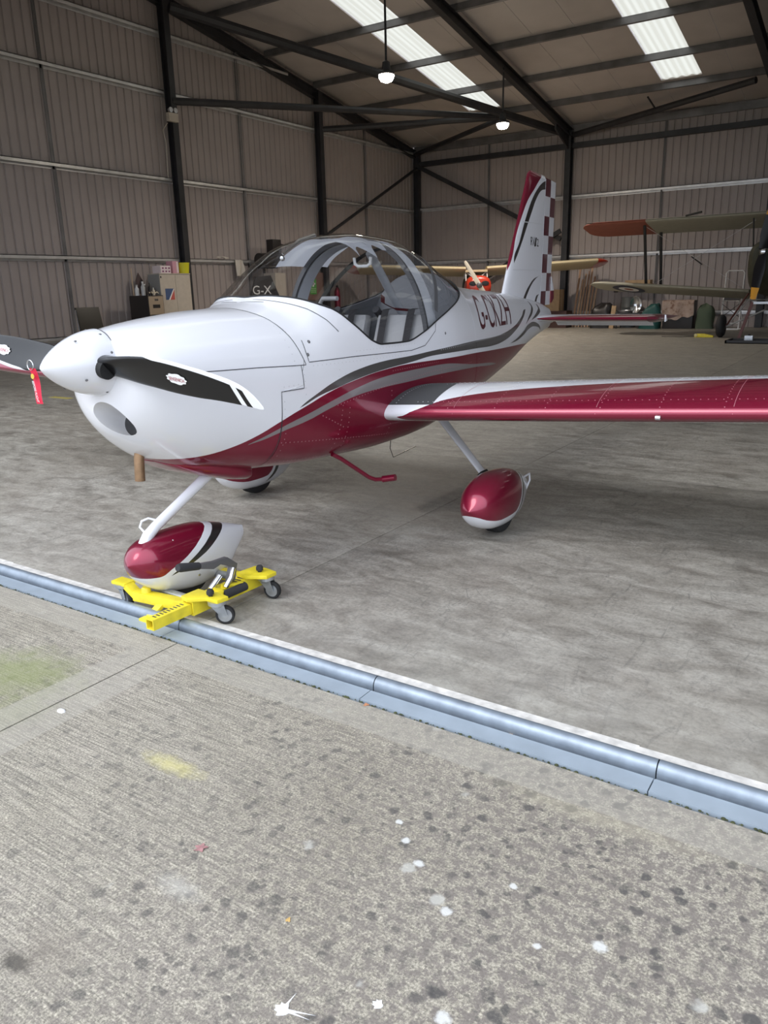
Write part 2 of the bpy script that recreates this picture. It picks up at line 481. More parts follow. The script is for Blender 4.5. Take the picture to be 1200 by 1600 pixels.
M_strip = mat('chipped_white_concrete_strip', (.66, .64, .61), .8, var=.22, vscale=22)
M_moss = mat('green_moss', (.055, .062, .025), .95, var=.4, vscale=30)
M_grass = mat('far_grass', (.12, .17, .06), .95, var=.2, vscale=.4)

fl = thing('floor', (0, 0, 0), kind='structure')
mb = MB(); mb.box((XL-.25, 2.37, -.25), (XR+.25, YB+.25, -.03)); obj('slab_bed', mb, M_joint, fl)
xs = [XL-.2]+[-16.2, -9.45, -2.69, 4.07, 10.83]+[XR+.2]
ys = [2.372, 6.35, 12.3, 18.2, 24.1, YB+.2]
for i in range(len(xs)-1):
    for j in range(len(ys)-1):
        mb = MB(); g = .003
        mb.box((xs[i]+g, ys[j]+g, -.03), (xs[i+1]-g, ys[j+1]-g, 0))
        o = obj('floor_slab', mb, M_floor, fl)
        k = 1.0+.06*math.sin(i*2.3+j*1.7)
        if (i, j) == (3, 0): k = .90  # slab darkened in place of the shadow wedge by the port wheel
        if (i, j) == (2, 0): k = 1.04  # slab toned paler on the lit side of the painted shadow wedge
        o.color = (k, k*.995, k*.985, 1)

gr = thing('ground', (0, 0, 0), kind='structure')
mb = MB(); mb.box((-60, -60, -.4), (60, 2.18, -.035)); obj('apron_bed', mb, M_joint, gr)
axs = [-26.6, -20.6, -14.6, -8.6, -2.62, 3.4, 9.4, 15.4, 21.4]; ays = [-24, -16, -8.0, -3.2, 2.178]
for i in range(len(axs)-1):
    for j in range(len(ays)-1):
        g = .004
        mb = MB(); mb.box((axs[i]+g, ays[j]+g, -.035), (axs[i+1]-g, ays[j+1]-g, 0)); obj('apron_slab', mb, M_apron, gr)
mb = MB(); mb.box((-60, -60, -.045), (60, -24.1, -.02)); obj('grass_verge', mb, M_grass, gr)
mb = MB()
for k in range(420):
    x = -5.5+6.5*((k*.618) % 1)+.25*math.sin(k*1.3); r_ = .0018+.0042*random.random()**2
    mb.lathe([(r_*1.4, 0), (r_, r_*.5), (0, r_*.7)], (x, 2.186+random.uniform(-.006, .004), -.004), n=6)
tag(obj('moss', mb, M_moss, gr, smooth=60), kind='stuff')

# sliding-door guide set into the threshold: strip of chipped concrete, raised round rail, flat plate
M_galv = mat('blue_grey_galvanised_steel', (.26, .305, .36), .42, metal=.45, var=.16, vscale=16)
M_plate = mat('skylit_galvanised_plate', (.34, .40, .465), .5, metal=.15, var=.08, vscale=9)  # paler than the rail: sky light on the flat face put into its colour
tr = tag(thing('door_track', (0, 2.27, 0)), 'blue-grey galvanised door rail set across the hangar threshold', kind='structure')
mb = MB(off=(0, 2.27, 0))
x = XL
while x < XR:
    x2 = min(x+.8+.5*random.random(), XR); mb.box((x, 2.352+random.uniform(0, .006), -.03), (x2, 2.425+random.uniform(0, .02), .0045)); x = x2
obj('edge_strip', mb, M_strip, tr)
secs = [-18.05, -13.2, -8.5, -5.6, -2.735, -1.6, -.485, 2.2, 5.2, 8.2, 11.2, 15.8]
def prof_rail():
    p = [(2.352, -.03), (2.352, .008)]
    for k in range(13):
        an = PI*k/12
        p.append((2.319+.030*math.cos(an), .010+.034*math.sin(an)))
    p += [(2.289, -.012), (2.270, -.014)]
    return p
pr_ = prof_rail()
for a, b_ in zip(secs[:-1], secs[1:]):
    mb = MB(off=(0, 2.27, 0))
    mb.grid([[(xx, y, z) for y, z in pr_] for xx in (a+.002, b_-.002)])
    mb.grid([[(xx, 2.352, -.03), (xx, 2.27, -.03)] for xx in (a+.002, b_-.002)])
    obj('rail_section', mb, M_galv, tr, smooth=40)
    mb = MB(off=(0, 2.27, 0)); mb.box((a+.002, 2.192, -.03), (b_-.002, 2.269, .0045)); obj('guide_plate', mb, M_plate, tr)

# ---- cladding sheets: pitch 0.25 m ribs
def sheet_pts(w, rib=.034, dep=.032):
    pts = []; k = 0
    n = int(round(w/.25))
    for k in range(n):
        o = k*.25
        pts += [(o, 0), (o+.25-rib*2, 0), (o+.25-rib*1.55, -dep), (o+.25-rib*.45, -dep)]
    pts.append((w, 0))
    return pts
def clad(parent, start, end, place, zlo, ztop, width=1.0):
    u = start
    while u < end-.01:
        w = min(width, end-u); w = max(.25, round(w/.25)*.25)
        mb = MB()
        rows = [[], []]
        for du, d in sheet_pts(w):
            uu = min(u+du, end)
            jog = random.uniform(0, .0)
            rows[0].append(place(uu, d+jog, zlo)); rows[1].append(place(uu, d+jog, ztop(uu)))
        mb.grid(rows)
        obj('cladding_sheet', mb, M_sheet, parent, recalc=False)
        u += w
wL = thing('wall_left', (XL, 16, 0), kind='structure')
lo_ = Vector((XL, 16, 0))
P_l = lambda u, d, z: Vector((XL-.12+d, u, z))-lo_
clad(wL, YF, YB+.05, P_l, 0, lambda u: rz_(u)+.2)
mb = MB(off=lo_)
mb.add([(XL-.3, YF-.1, 0), (XL-.3, YB+.3, 0), (XL-.3, YB+.3, rz_(YB)+.3), (XL-.3, YRIDGE, rz_(YRIDGE)+.4), (XL-.3, YF-.1, rz_(YF)+.3)], [(0, 1, 2, 3, 4)])
obj('outer_skin', mb, M_sheet, wL, recalc=False)
for z in (.57, 2.56, 4.74, 6.98, 8.45):
    mb = MB(off=lo_)
    if z < 7: ya, yb = YF, YB
    else:
        h = (9.47-z)/.175; ya, yb = YRIDGE-h, YRIDGE+h
    mb.box((XL-.115, ya, z-.005), (XL+.02, yb, z+.012)); mb.box((XL+.008, ya, z-.075), (XL+.02, yb, z+.012)); mb.box((XL-.115, ya, z-.13), (XL-.10, yb, z))
    obj('wall_girt', mb, M_girt, wL)
for y in (9.45, 16.65, 23.35, 2.5, YB-.05):
    mb = MB(off=lo_)
    mb.ibeam((XL+.14, y, 0), (XL+.14, y, rz_(y)-.1), .20, .24, (1, 0, 0), .02)
    obj('gable_column', mb, M_steel_dark, wL)
for y in (6.1, 12.83, 19.6, 26.43):
    mb = MB(off=lo_); mb.tube([(XL-.03, y, .1), (XL-.03, y, rz_(y))], .016, 6); mb.box((XL-.118, y-.03, 0), (XL-.10, y+.03, rz_(y)))
    obj('sag_rod', mb, M_purlin, wL)
mb = MB(off=lo_); mb.tube([(XL+.2, 23.5, 3.5), (XL+.2, 29.8, 6.35)], .06, 8); obj('wall_brace', mb, M_steel_dark, wL, smooth=40)

wB = thing('wall_back', (-1, YB, 0), kind='structure')
bo_ = Vector((-1, YB, 0))
P_b = lambda u, d, z: Vector((u, YB+.12-d, z))-bo_
clad(wB, XL, XR, P_b, 0, lambda u: 7.25)
mb = MB(off=bo_); mb.add([(XL-.3, YB+.3, 0), (XR+.3, YB+.3, 0), (XR+.3, YB+.3, 7.4), (XL-.3, YB+.3, 7.4)], [(0, 1, 2, 3)]); obj('outer_skin', mb, M_sheet, wB, recalc=False)
for z in (.57, 2.66, 4.80):
    mb = MB(off=bo_)
    mb.box((XL, YB-.02, z-.005), (XR, YB+.115, z+.012)); mb.box((XL, YB-.02, z-.075), (XR, YB-.008, z+.012)); mb.box((XL, YB+.10, z-.13), (XR, YB+.115, z))
    obj('wall_girt', mb, M_girt, wB)
for xf in RAFT[1:]:
    mb = MB(off=bo_); mb.ibeam((xf, YB-.16, 0), (xf, YB-.16, 7.0), .22, .30, (0, 1, 0), .02); obj('portal_column', mb, M_steel_dark, wB)
for i in range(5):
    xm = FRAMES[i]+BAY*.5
    mb = MB(off=bo_); mb.tube([(xm, YB+.02, .1), (xm, YB+.02, 7.1)], .016, 6); mb.box((xm-.03, YB+.10, 0), (xm+.03, YB+.118, 7.1)); obj('sag_rod', mb, M_purlin, wB)
mb = MB(off=bo_); mb.box((XL, YB-.12, 6.42), (XR, YB+.1, 6.60)); obj('eave_beam', mb, M_steel_dark, wB)
for q0, q1 in (((-17.75, YB-.2, 6.4), (-11.45, YB-.2, 3.25)), ((-11.45, YB-.28, 3.55), (-14.6, YB-.28, 1.9))):
    mb = MB(off=bo_); mb.bar(q0, q1, .10, .16); obj('wall_brace', mb, M_steel_dark, wB)

wR = thing('wall_right', (XR, 16, 0), kind='structure')
mb = MB(off=(XR, 16, 0)); mb.add([(XR+.12, YF, 0), (XR+.12, YB+.2, 0), (XR+.12, YB+.2, rz_(YB)+.2), (XR+.12, YRIDGE, rz_(YRIDGE)+.2), (XR+.12, YF, rz_(YF)+.2)], [(0, 4, 3, 2, 1)])
obj('cladding', mb, M_sheet, wR, recalc=False)
wF = thing('wall_front', (-1, YF, 0), kind='structure')
fo_ = Vector((-1, YF, 0))
mb = MB(off=fo_); mb.box((XL-.2, YF-.12, 6.1), (XR+.2, YF-.05, 7.5)); obj('header_panel', mb, M_sheet, wF)
mb = MB(off=fo_); mb.box((XL-.2, YF-.05, 5.95), (XR+.2, YF+.15, 6.15)); obj('door_head_beam', mb, M_steel_dark, wF)
for n_, (xa, xb) in enumerate(((XL-.1, XL+3.2), (XR-3.2, XR+.1))):
    d = thing('door_%d' % (n_+1), ((xa+xb)/2, 2.32, 0), kind='structure')
    mb = MB(off=((xa+xb)/2, 2.32, 0)); mb.box((xa, 2.295, .055), (xb, 2.34, 5.95)); obj('door_leaf', mb, M_sheet, d)

# ---- roof
ce = thing('ceiling', (-1, YRIDGE, 7), kind='structure')
co_ = Vector((-1, YRIDGE, 7))
m, N, L, b = nodes('translucent_rooflight'); q = NB(m); N.remove(b)
v = q.tex('Object')
wv = q.N.new('ShaderNodeTexWave'); wv.wave_type = 'BANDS'; wv.bands_direction = 'X'; wv.inputs['Scale'].default_value = 1.6; wv.inputs['Distortion'].default_value = .15; q.lk(v, wv.inputs[0])
colr = q.mix(q.ramp(wv.outputs['Fac'], [(.2, 0), (.9, 1)]), (.355, .338, .285), (.41, .395, .34))
tl = N.new('ShaderNodeBsdfTranslucent'); df = N.new('ShaderNodeBsdfDiffuse'); mx = N.new('ShaderNodeMixShader'); mx.inputs[0].default_value = .10
L.new(colr, tl.inputs[0]); L.new(colr, df.inputs[0]); L.new(tl.outputs[0], mx.inputs[1]); L.new(df.outputs[0], mx.inputs[2]); L.new(mx.outputs[0], N['Material Output'].inputs[0])
M_rooflight = m
LIN = .22
widths = [(0, 1.25), (1.25, 2.5), (2.5, 3.80), (3.80, 5.02), (5.02, 5.9), (5.9, BAY)]
for i in range(5):
    for wi, (a, b_) in enumerate(widths):
        for ya, yb in ((YB+.2, YRIDGE), (YF-.2, YRIDGE)):
            segs = [(ya, yb)]
            light = wi == 3
            if light:
                e = 27.6 if ya > YRIDGE else YF+2.4
                e2 = YRIDGE+1.2 if ya > YRIDGE else YRIDGE-1.2
                segs = [(ya, e), (e, e2), (e2, yb)]
            for si, (s0, s1) in enumerate(segs):
                lt = light and si == 1
                mb = MB(off=co_)
                x0, x1 = FRAMES[i]+a+.006-(.45 if i == 0 and wi == 0 else 0), FRAMES[i]+b_-.006+(.3 if i == 4 and wi == 5 else 0)
                za, zb = rz_(s0)+LIN, rz_(s1)+LIN
                if lt:
                    for t in (0,):
                        rows = [[], []]
                        for k in range(25):
                            x = x0+(x1-x0)*k/24; rip = .018*math.cos(2*PI*k/6)
                            rows[0].append((x, s0, za+.03+rip)); rows[1].append((x, s1, zb+.03+rip))
                        mb.grid(rows)
                    obj('rooflight_panel', mb, M_rooflight, ce, smooth=60, recalc=False)
                else:
                    th = .09
                    mb.add([(x0, s0, za), (x1, s0, za), (x1, s1, zb), (x0, s1, zb), (x0, s0, za+th), (x1, s0, za+th), (x1, s1, zb+th), (x0, s1, zb+th)],
                           [(0, 3, 2, 1), (4, 5, 6, 7), (0, 1, 5, 4), (1, 2, 6, 5), (2, 3, 7, 6), (3, 0, 4, 7)])
                    obj('roof_panel', mb, M_roof, ce)
mb = MB(off=co_); mb.box((XL-.2, YRIDGE-.3, rz_(YRIDGE)+.28), (XR+.2, YRIDGE+.3, rz_(YRIDGE)+.36)); obj('ridge_cap', mb, M_roof, ce)
for y in (18.35, 20.85, 23.3, 25.65, 27.75):
    for yy in (y, 2*YRIDGE-y):
        mb = MB(off=co_); z = rz_(yy)+.10; s_ = -1 if yy > YRIDGE else 1
        nz = Vector((0, .175*-s_, 1)).normalized()
        mb.bar((XL, yy, z+.01), (XR, yy, z+.01), .02, .20, nz); mb.bar((XL, yy+.04, z+.10), (XR, yy+.04, z+.10), .08, .015, nz); mb.bar((XL, yy-.04, z-.09), (XR, yy-.04, z-.09), .08, .015, nz)
        obj('roof_purlin', mb, M_purlin, ce)
for yy in (YB+.02, YF+.1):
    mb = MB(off=co_); mb.bar((XL, yy, 7.08), (XR, yy, 7.08), .10, .24); obj('eave_purlin', mb, M_purlin, ce)
for xf in RAFT:
    for ya in (YB-.05, YF+.05):
        mb = MB(off=co_)
        mb.ibeam((xf, ya, rz_(ya)-.14), (xf, YRIDGE, rz_(YRIDGE)-.14), .19, .30, (0, 0, 1), .02)
        obj('roof_rafter', mb, M_steel_dark, ce)
for xf in RAFT[1:]:
    mb = MB(off=co_); mb.prism([(0, 0), (-1.5, .262), (-1.5, 0.02), (0, -.55)], .06, (xf-.03, YB-.1, 6.85), (0, 1, 0), (0, 0, 1)); obj('haunch', mb, M_steel_dark, ce)
# wind bracing under the end bay
ND = (-12.75, 27.35, 7.28)
for q0, q1, w in (((-11.35, 29.75, 6.9), (-17.6, 16.6, 8.95), .14), ((XL+.2, 16.65, 6.72), ND, .10), ((XL+.2, 23.45, 6.95), ND, .10), ((XL+.2, 29.8, 6.9), ND, .09),
                  ((-11.1, 29.8, 6.85), (-4.7, 27.6, 7.3), .10)):
    mb = MB(off=co_); mb.tube([q0, q1], w, 8); obj('roof_brace', mb, M_steel_dark, ce, smooth=40)
mb = MB(off=co_); mb.tube([(-7.9, 28.6, 7.12), (-7.9, 27.7, 7.3)], .03, 6); obj('purlin_stay', mb, M_steel_dark, ce)

# ---- lamps: drop rod, driver can, bowl; each carries its own light
M_bowl = mat('lamp_bowl_glow', (1, .95, .86), .4)
M_bowl.node_tree.nodes['Principled BSDF'].inputs['Emission Color'].default_value = (1, .90, .74, 1)
M_bowl.node_tree.nodes['Principled BSDF'].inputs['Emission Strength'].default_value = 28
def lamp(x, y, z, ztop, label, seen=True):
    t = thing('hanging_lamp', (x, y, z), label, 'lamp', 'hangar high-bay lamps')
    mb = MB(); mb.tube([(0, 0, .2), (0, 0, ztop-z)], .028, 8); obj('drop_rod', mb, M_steel_dark, t, smooth=40)
    mb = MB(); mb.lathe([(.03, .32), (.09, .28), (.11, .10), (.20, .06), (.205, .02), (.19, .0)], n=20); obj('lamp_housing', mb, M_steel_dark, t, smooth=40)
    mb = MB(); mb.lathe([(.185, .0), (.18, -.06), (.14, -.125), (.07, -.155), (0, -.16)], n=20); obj('lamp_bowl', mb, M_bowl, t, smooth=60)
    ld = bpy.data.lights.new('lamp_light', 'AREA'); ld.shape = 'DISK'; ld.size = .34; ld.energy = LAMP_W; ld.color = (1, .90, .79); ld.spread = math.radians(150)
    lo = bpy.data.objects.new('lamp_light', ld); COL.objects.link(lo); lo.parent = t; lo.location = (0, 0, -.17)
    return t
lamp(-11.27, 17.45, 6.52, 9.0, 'glowing round lamp on a long rod, left of the two hanging lamps')
lamp(-11.25, 24.0, 6.40, 7.95, 'glowing round lamp by the brace joint, right of the two hanging lamps')

def pchip(xs, ys):
    xs=np.array(xs,float); ys=np.array(ys,float); h=np.diff(xs); d=np.diff(ys)/h
    m=np.zeros(len(xs)); m[0]=d[0]; m[-1]=d[-1]
    for i in range(1,len(xs)-1):
        if d[i-1]*d[i]>0:
            w1=2*h[i]+h[i-1]; w2=h[i]+2*h[i-1]
            m[i]=(w1+w2)/(w1/d[i-1]+w2/d[i])
    def f(x):
        x=np.clip(x,xs[0],xs[-1]); i=np.clip(np.searchsorted(xs,x)-1,0,len(h)-1)
        t=(x-xs[i])/h[i]
        return ((1+2*t)*(1-t)**2*ys[i]+t*(1-t)**2*h[i]*m[i]+t*t*(3-2*t)*ys[i+1]+t*t*(t-1)*h[i]*m[i+1])
    return f
# station a: top, bottom, half width, height of widest line, exponent above, exponent below
ST=[
(0.285,1.37,1.00,.160,1.19,2.0,2.0),
(0.300,1.39,.955,.215,1.18,2.0,2.1),
(0.36,1.405,.875,.290,1.17,2.0,2.2),
(0.46,1.422,.785,.345,1.155,2.1,2.3),
(0.65,1.446,.680,.405,1.12,2.2,2.5),
(0.90,1.468,.620,.460,1.07,2.3,2.7),
(1.15,1.478,.590,.507,1.03,2.4,3.2),
(1.27,1.500,.583,.520,1.02,2.4,3.4),
(1.42,1.590,.578,.533,1.02,2.4,3.8),
(1.60,1.723,.574,.543,1.02,2.35,4.0),
(1.80,1.835,.562,.550,1.02,2.3,4.0),
(2.05,1.890,.553,.555,1.02,2.3,4.0),
(2.30,1.908,.555,.555,1.02,2.3,4.0),
(2.60,1.895,.570,.550,1.02,2.3,4.0),
(2.85,1.832,.595,.535,1.02,2.3,3.6),
(3.05,1.748,.630,.510,1.03,2.3,3.3),
(3.25,1.680,.655,.480,1.04,2.3,3.2),
(3.50,1.598,.685,.445,1.05,2.2,3.0),
(3.80,1.555,.725,.395,1.07,2.2,2.8),
(4.10,1.535,.770,.345,1.09,2.1,2.6),
(4.50,1.510,.840,.280,1.12,2.1,2.4),
(5.00,1.465,.975,.200,1.16,2.0,2.2),
(5.50,1.405,1.072,.120,1.20,2.0,2.0),
(5.85,1.330,1.125,.050,1.23,2.0,2.0)]
F=[pchip([s[0] for s in ST],[s[k] for s in ST]) for k in range(1,7)]
def section(a): return [f(a) for f in F]
def skin(a,th):
    """outer mould line: th -pi/2 = keel, 0 = widest, +pi/2 = top (port side)"""
    zt,zb,hw,zm,nu,nl=section(a)
    up=th>=0; n=np.where(up,nu,nl)
    l=hw*np.abs(np.cos(th))**(2/n)
    z=zm+np.where(up,zt-zm,zm-zb)*np.sign(np.sin(th))*np.abs(np.sin(th))**(2/n)
    return l,z
def side(a,z):
    """half width of the body at station a and height z"""
    zt,zb,hw,zm,nu,nl=section(a)
    up=z>=zm; n=np.where(up,nu,nl); H=np.where(up,zt-zm,zm-zb)
    q=np.clip(np.abs((z-zm)/H),0,1)
    return hw*(1-q**n)**(1/n)

def airfoil(n=40,t=.15,m=.04,p=.4):
    b=np.linspace(0,np.pi,n); x=.5*(1-np.cos(b))
    yt=5*t*(.2969*np.sqrt(x)-.126*x-.3516*x**2+.2843*x**3-.1036*x**4)
    yc=np.where(x<p,m/p**2*(2*p*x-x*x),m/(1-p)**2*((1-2*p)+2*p*x-x*x))
    up=np.stack([x,yc+yt],1); lo=np.stack([x,yc-yt],1)
    return up,lo
# ------------------------------------------------------------------ the low-wing light aircraft; local axes: x port, y aft of the spinner tip, z up
XS, Y0 = -3.147, 2.024
AC = thing('light_aircraft', (XS, Y0, 0), 'white and crimson low-wing two-seat light aircraft nearest the hangar door', 'aircraft')

def th_of(a, z):
    zt, zb, hw, zm, nu, nl = [float(q_) for q_ in section(a)]
    if z >= zm: return math.asin(min(1, ((z-zm)/(zt-zm)))**(nu/2))
    return -math.asin(min(1, ((zm-z)/(zm-zb)))**(nl/2))
def SK(a, th, sg=1, off=0):
    l, z = skin(a, np.array(float(th)))
    p = Vector((sg*float(l), a, float(z)))
    if off:
        e = 1e-3
        l1, z1 = skin(a, np.array(th+e)); l0, z0 = skin(a, np.array(th-e))
        l2, z2 = skin(a+e, np.array(float(th))); l3, z3 = skin(a-e, np.array(float(th)))
        du = Vector((float(l1-l0), 0, float(z1-z0))); dv = Vector((float(l2-l3), 2*e, float(z2-z3)))
        n = dv.cross(du)
        if n.length > 1e-12:
            n.normalize()
            if n.x < -1e-6 or (abs(n.x) < 1e-6 and n.z*math.sin(th) < 0): n = -n
            n.x *= sg
            p += n*off
    return p
def S_pt(a, z, sg=1, off=0): return SK(a, th_of(a, z), sg, off)

# paint bands of the body (along = y, across = z)
WR = [(0.0,.70),(.30,.735),(.46,.755),(.62,.765),(.757,.795),(.883,.838),(1.027,.900),(1.203,.959),(1.41,1.018),(1.642,1.058),(1.902,1.085),(2.195,1.095),(2.717,1.087),(3.223,1.079),(3.888,1.061),(4.6,1.046),(5.0,1.035),(5.9,1.05)]
G2T = [(0,.5),(.80,.70),(.84,.793),(.923,.825),(1.029,.865),(1.201,.911),(1.407,.962),(1.64,1.010),(1.899,1.043),(2.193,1.053),(2.526,1.055),(3.224,.999),(3.829,.947),(3.95,.90),(5.9,.5)]
G2B = [(0,.6),(.80,.75),(.84,.793),(.927,.811),(1.033,.841),(1.201,.876),(1.405,.926),(1.637,.966),(1.897,.981),(2.191,.985),(2.525,.991),(3.226,.975),(3.829,.946),(3.95,.95),(5.9,.6)]
G1T = [(0,.8),(1.08,.88),(1.15,.953),(1.307,1.023),(1.47,1.076),(1.648,1.112),(1.907,1.137),(2.198,1.143),(2.533,1.155),(3.233,1.167),(3.714,1.166),(4.095,1.182),(4.411,1.224),(4.67,1.290),(4.877,1.346),(4.93,1.33),(5.9,1.1)]
G1B = [(0,.9),(1.08,.94),(1.15,.953),(1.305,1.002),(1.466,1.031),(1.642,1.060),(1.902,1.087),(2.195,1.103),(2.529,1.122),(3.225,1.111),(3.701,1.100),(4.08,1.120),(4.393,1.176),(4.635,1.247),(4.877,1.346),(4.93,1.38),(5.9,1.3)]
M_body = banded_paint('fuselage_paint', WHITE, [(None, WR, RED), (G2B, G2T, GREY2), (G1B, G1T, GREY1)], ('Y', 'Z'), 0, 6, .4, 1.6)

# ---- cowling (closed body, air inlet cut into its chin) and fuselage with an open cockpit
FS = pchip([.5, .91, 1.05, 1.06, 1.17, 1.18, 1.22, 1.32, 1.41, 1.47, 1.6], [1.03, 1.03, 1.031, 1.187, 1.187, 1.225, 1.214, 1.191, 1.156, 1.108, 1.09])
NT = 96
def firewall(th):
    z = float(SK(1.15, th).z); return float(FS(z))
th_row = np.linspace(-PI/2, PI/2, NT//2+1)
ring = [(t, 1) for t in th_row]+[(t, -1) for t in th_row[-2:0:-1]]
fr0 = [.2852, .289, .295, .305, .32, .34, .37, .41, .46, .52, .58, .65, .72, .80, .88, .96, 1.0]
frac = [(x-.2852)/(1.0-.2852) for x in fr0]
rows = []
for fq in frac:
    rows.append([SK(.2852+(firewall(t)-.2852)*fq, t, sg) for t, sg in ring])
mb = MB(); mb.grid(rows, closed_v=True)
nr = len(ring)
mb.f.append(tuple(range(nr))); mb.f.append(tuple((len(rows)-1)*nr+k for k in range(nr))); mb.m += [0, 0]
M_duct = mat('white_duct', (.70, .70, .72), .45)
cow = obj('cowling', mb, [M_body, M_duct], AC, smooth=38)
# inlet: ellipsoid cutter pushed into the chin
cut = MB(); cut.lathe([(0, -.30), (1, -.30), (.98, .0), (.95, .04), (.92, .072), (.90, .075), (0, .076)], (0, 0, 0), 'y', 40)
cut.v = [(x*.112, y, z*.062) for x, y, z in cut.v]
cut.m = [0]*len(cut.f)
for i_, f_ in enumerate(cut.f):
    if all(cut.v[k][1] > .0745 for k in f_): cut.m[i_] = 1  # end face blackened to stand for the shade deep in the duct
cme = obj('inlet_cutter', cut, [M_duct, M_black])
INC = Vector((.062, .345, .975))
cme.matrix_world = Matrix.Translation(INC) @ Matrix.Rotation(math.radians(14), 4, 'Y') @ Matrix.Rotation(math.radians(-20), 4, 'X') @ Matrix.Rotation(math.radians(-14), 4, 'Z')
AC.location = (0, 0, 0); bpy.context.view_layer.update()
bo = cow.modifiers.new('inlet', 'BOOLEAN'); bo.object = cme; bo.operation = 'DIFFERENCE'; bo.solver = 'EXACT'
bo.material_mode = 'TRANSFER'
bpy.context.view_layer.update()
nm = bpy.data.meshes.new_from_object(cow.evaluated_get(bpy.context.evaluated_depsgraph_get()))
cow.modifiers.clear(); cow.data = nm; nm.name = 'cowling'
nm.polygons.foreach_set('use_smooth', [True]*len(nm.polygons)); nm.set_sharp_from_angle(angle=math.radians(38))
bpy.data.objects.remove(cme)
AC.location = (XS, Y0, 0)
mb = MB(); mb.box((-.01, .52, .93), (.10, .535, .98)); obj('dark_duct_block', mb, M_black, AC)  # black box added to stand for the dark far end of the duct

ZC = [(1.326, None), (1.372, 1.527), (1.442, 1.501), (1.49, 1.478), (1.551, 1.452), (1.67, 1.363), (1.817, 1.262), (1.903, 1.238), (2.19, 1.236), (2.381, 1.276), (2.571, 1.336), (2.804, 1.402), (3.152, 1.491), (3.25, 1.535), (3.29, 1.60), (3.30, None)]
_tc = pchip([a for a, z in ZC], [PI/2 if z is None else th_of(a, z) for a, z in ZC])
def th_cut(a): return PI/2 if a <= 1.326 or a >= 3.30 else min(PI/2, float(_tc(a)))
AF0, AF1 = 1.326, 3.30
def a_list():
    L_ = [1.25, 1.29]
    L_ += [AF0+.0*k for k in (0,)]+[1.329, 1.334, 1.341, 1.35, 1.361, 1.374, 1.39, 1.41, 1.44, 1.47, 1.51, 1.55, 1.60, 1.65, 1.70, 1.75, 1.80, 1.85, 1.90]
    L_ += list(np.linspace(1.96, 3.14, 26))+[3.18, 3.21, 3.235, 3.255, 3.27, 3.282, 3.291, 3.297, AF1, 3.33, 3.4]
    L_ += list(np.linspace(3.5, 5.7, 30))+[5.75, 5.79, 5.82, 5.84, 5.85]
    return L_
AL = a_list()
def hull(inset=0, a0=None, a1=None, first=True, al=AL):
    rows = []
    if first: rows.append(('fw',))
    out = []
    for a in al:
        if a0 is not None and (a < a0 or a > a1): continue
        tc_ = th_cut(a)
        qs = np.linspace(0, 1, NT//2+1)
        out.append((a, [(-PI/2+(tc_+PI/2)*q_) for q_ in qs]))
    return out
hl = hull()
def row_pts(a, ths, inset=0):
    R_ = [SK(a, t, -1, -inset) for t in ths[::-1]]+[SK(a, t, 1, -inset) for t in ths[1:]]
    return R_
first = [SK(firewall(t)+.0025, t, -1) for t in th_row[::-1]]+[SK(firewall(t)+.0025, t, 1) for t in th_row[1:]]
rows = [first]+[row_pts(a, ths) for a, ths in hl]
mb = MB(); mb.grid(rows)
n_ = len(rows[0]); mb.f.append(tuple((len(rows)-1)*n_+k for k in range(n_))); mb.m.append(0)
fus = obj('fuselage', mb, M_body, AC, smooth=38)

# grey cabin liner just inside the skin, floor and rear bulkhead
liner = [(a, ths) for a, ths in hl if 1.34 <= a <= 3.28]
mb = MB(); mb.grid([row_pts(a, [t if i_ < NT//2 else t-.004 for i_, t in enumerate(ths)], .014) for a, ths in liner], flip=True)
obj('cabin_liner', mb, M_int_grey, AC, smooth=40, recalc=False)
mb = MB(); bk = [SK(3.24, t, 1, -.016) for t in th_row]+[SK(3.24, t, -1, -.016) for t in th_row[-2:0:-1]]
mb.add(bk, [tuple(range(len(bk)))]); obj('baggage_bulkhead', mb, M_int_grey, AC, recalc=False)
mb = MB()
mb.box((-.40, 1.45, .68), (.40, 3.1, .70)); obj('cabin_floor', mb, M_int_grey, AC)
# glare shield and panel
mb = MB(); rows = []
for a in (1.34, 1.40, 1.47, 1.55, 1.62):
    tc_ = th_cut(1.34 if a < 1.34 else min(a, 1.66)); z_ = 1.50-.12*max(0, a-1.34)
    w_ = min(.47, float(side(a, min(z_, 1.45)))-.03)
    rows.append([Vector((w_*math.sin(k*PI/2/8), a, z_-.14*(abs(k)/8)**3)) for k in range(-8, 9)])
mb.grid(rows); obj('glare_shield', mb, M_panel, AC, smooth=50, recalc=False)
mb = MB(); mb.box((-.46, 1.60, 1.02), (.46, 1.63, 1.36)); obj('instrument_panel', mb, M_panel, AC, bevel=.01)

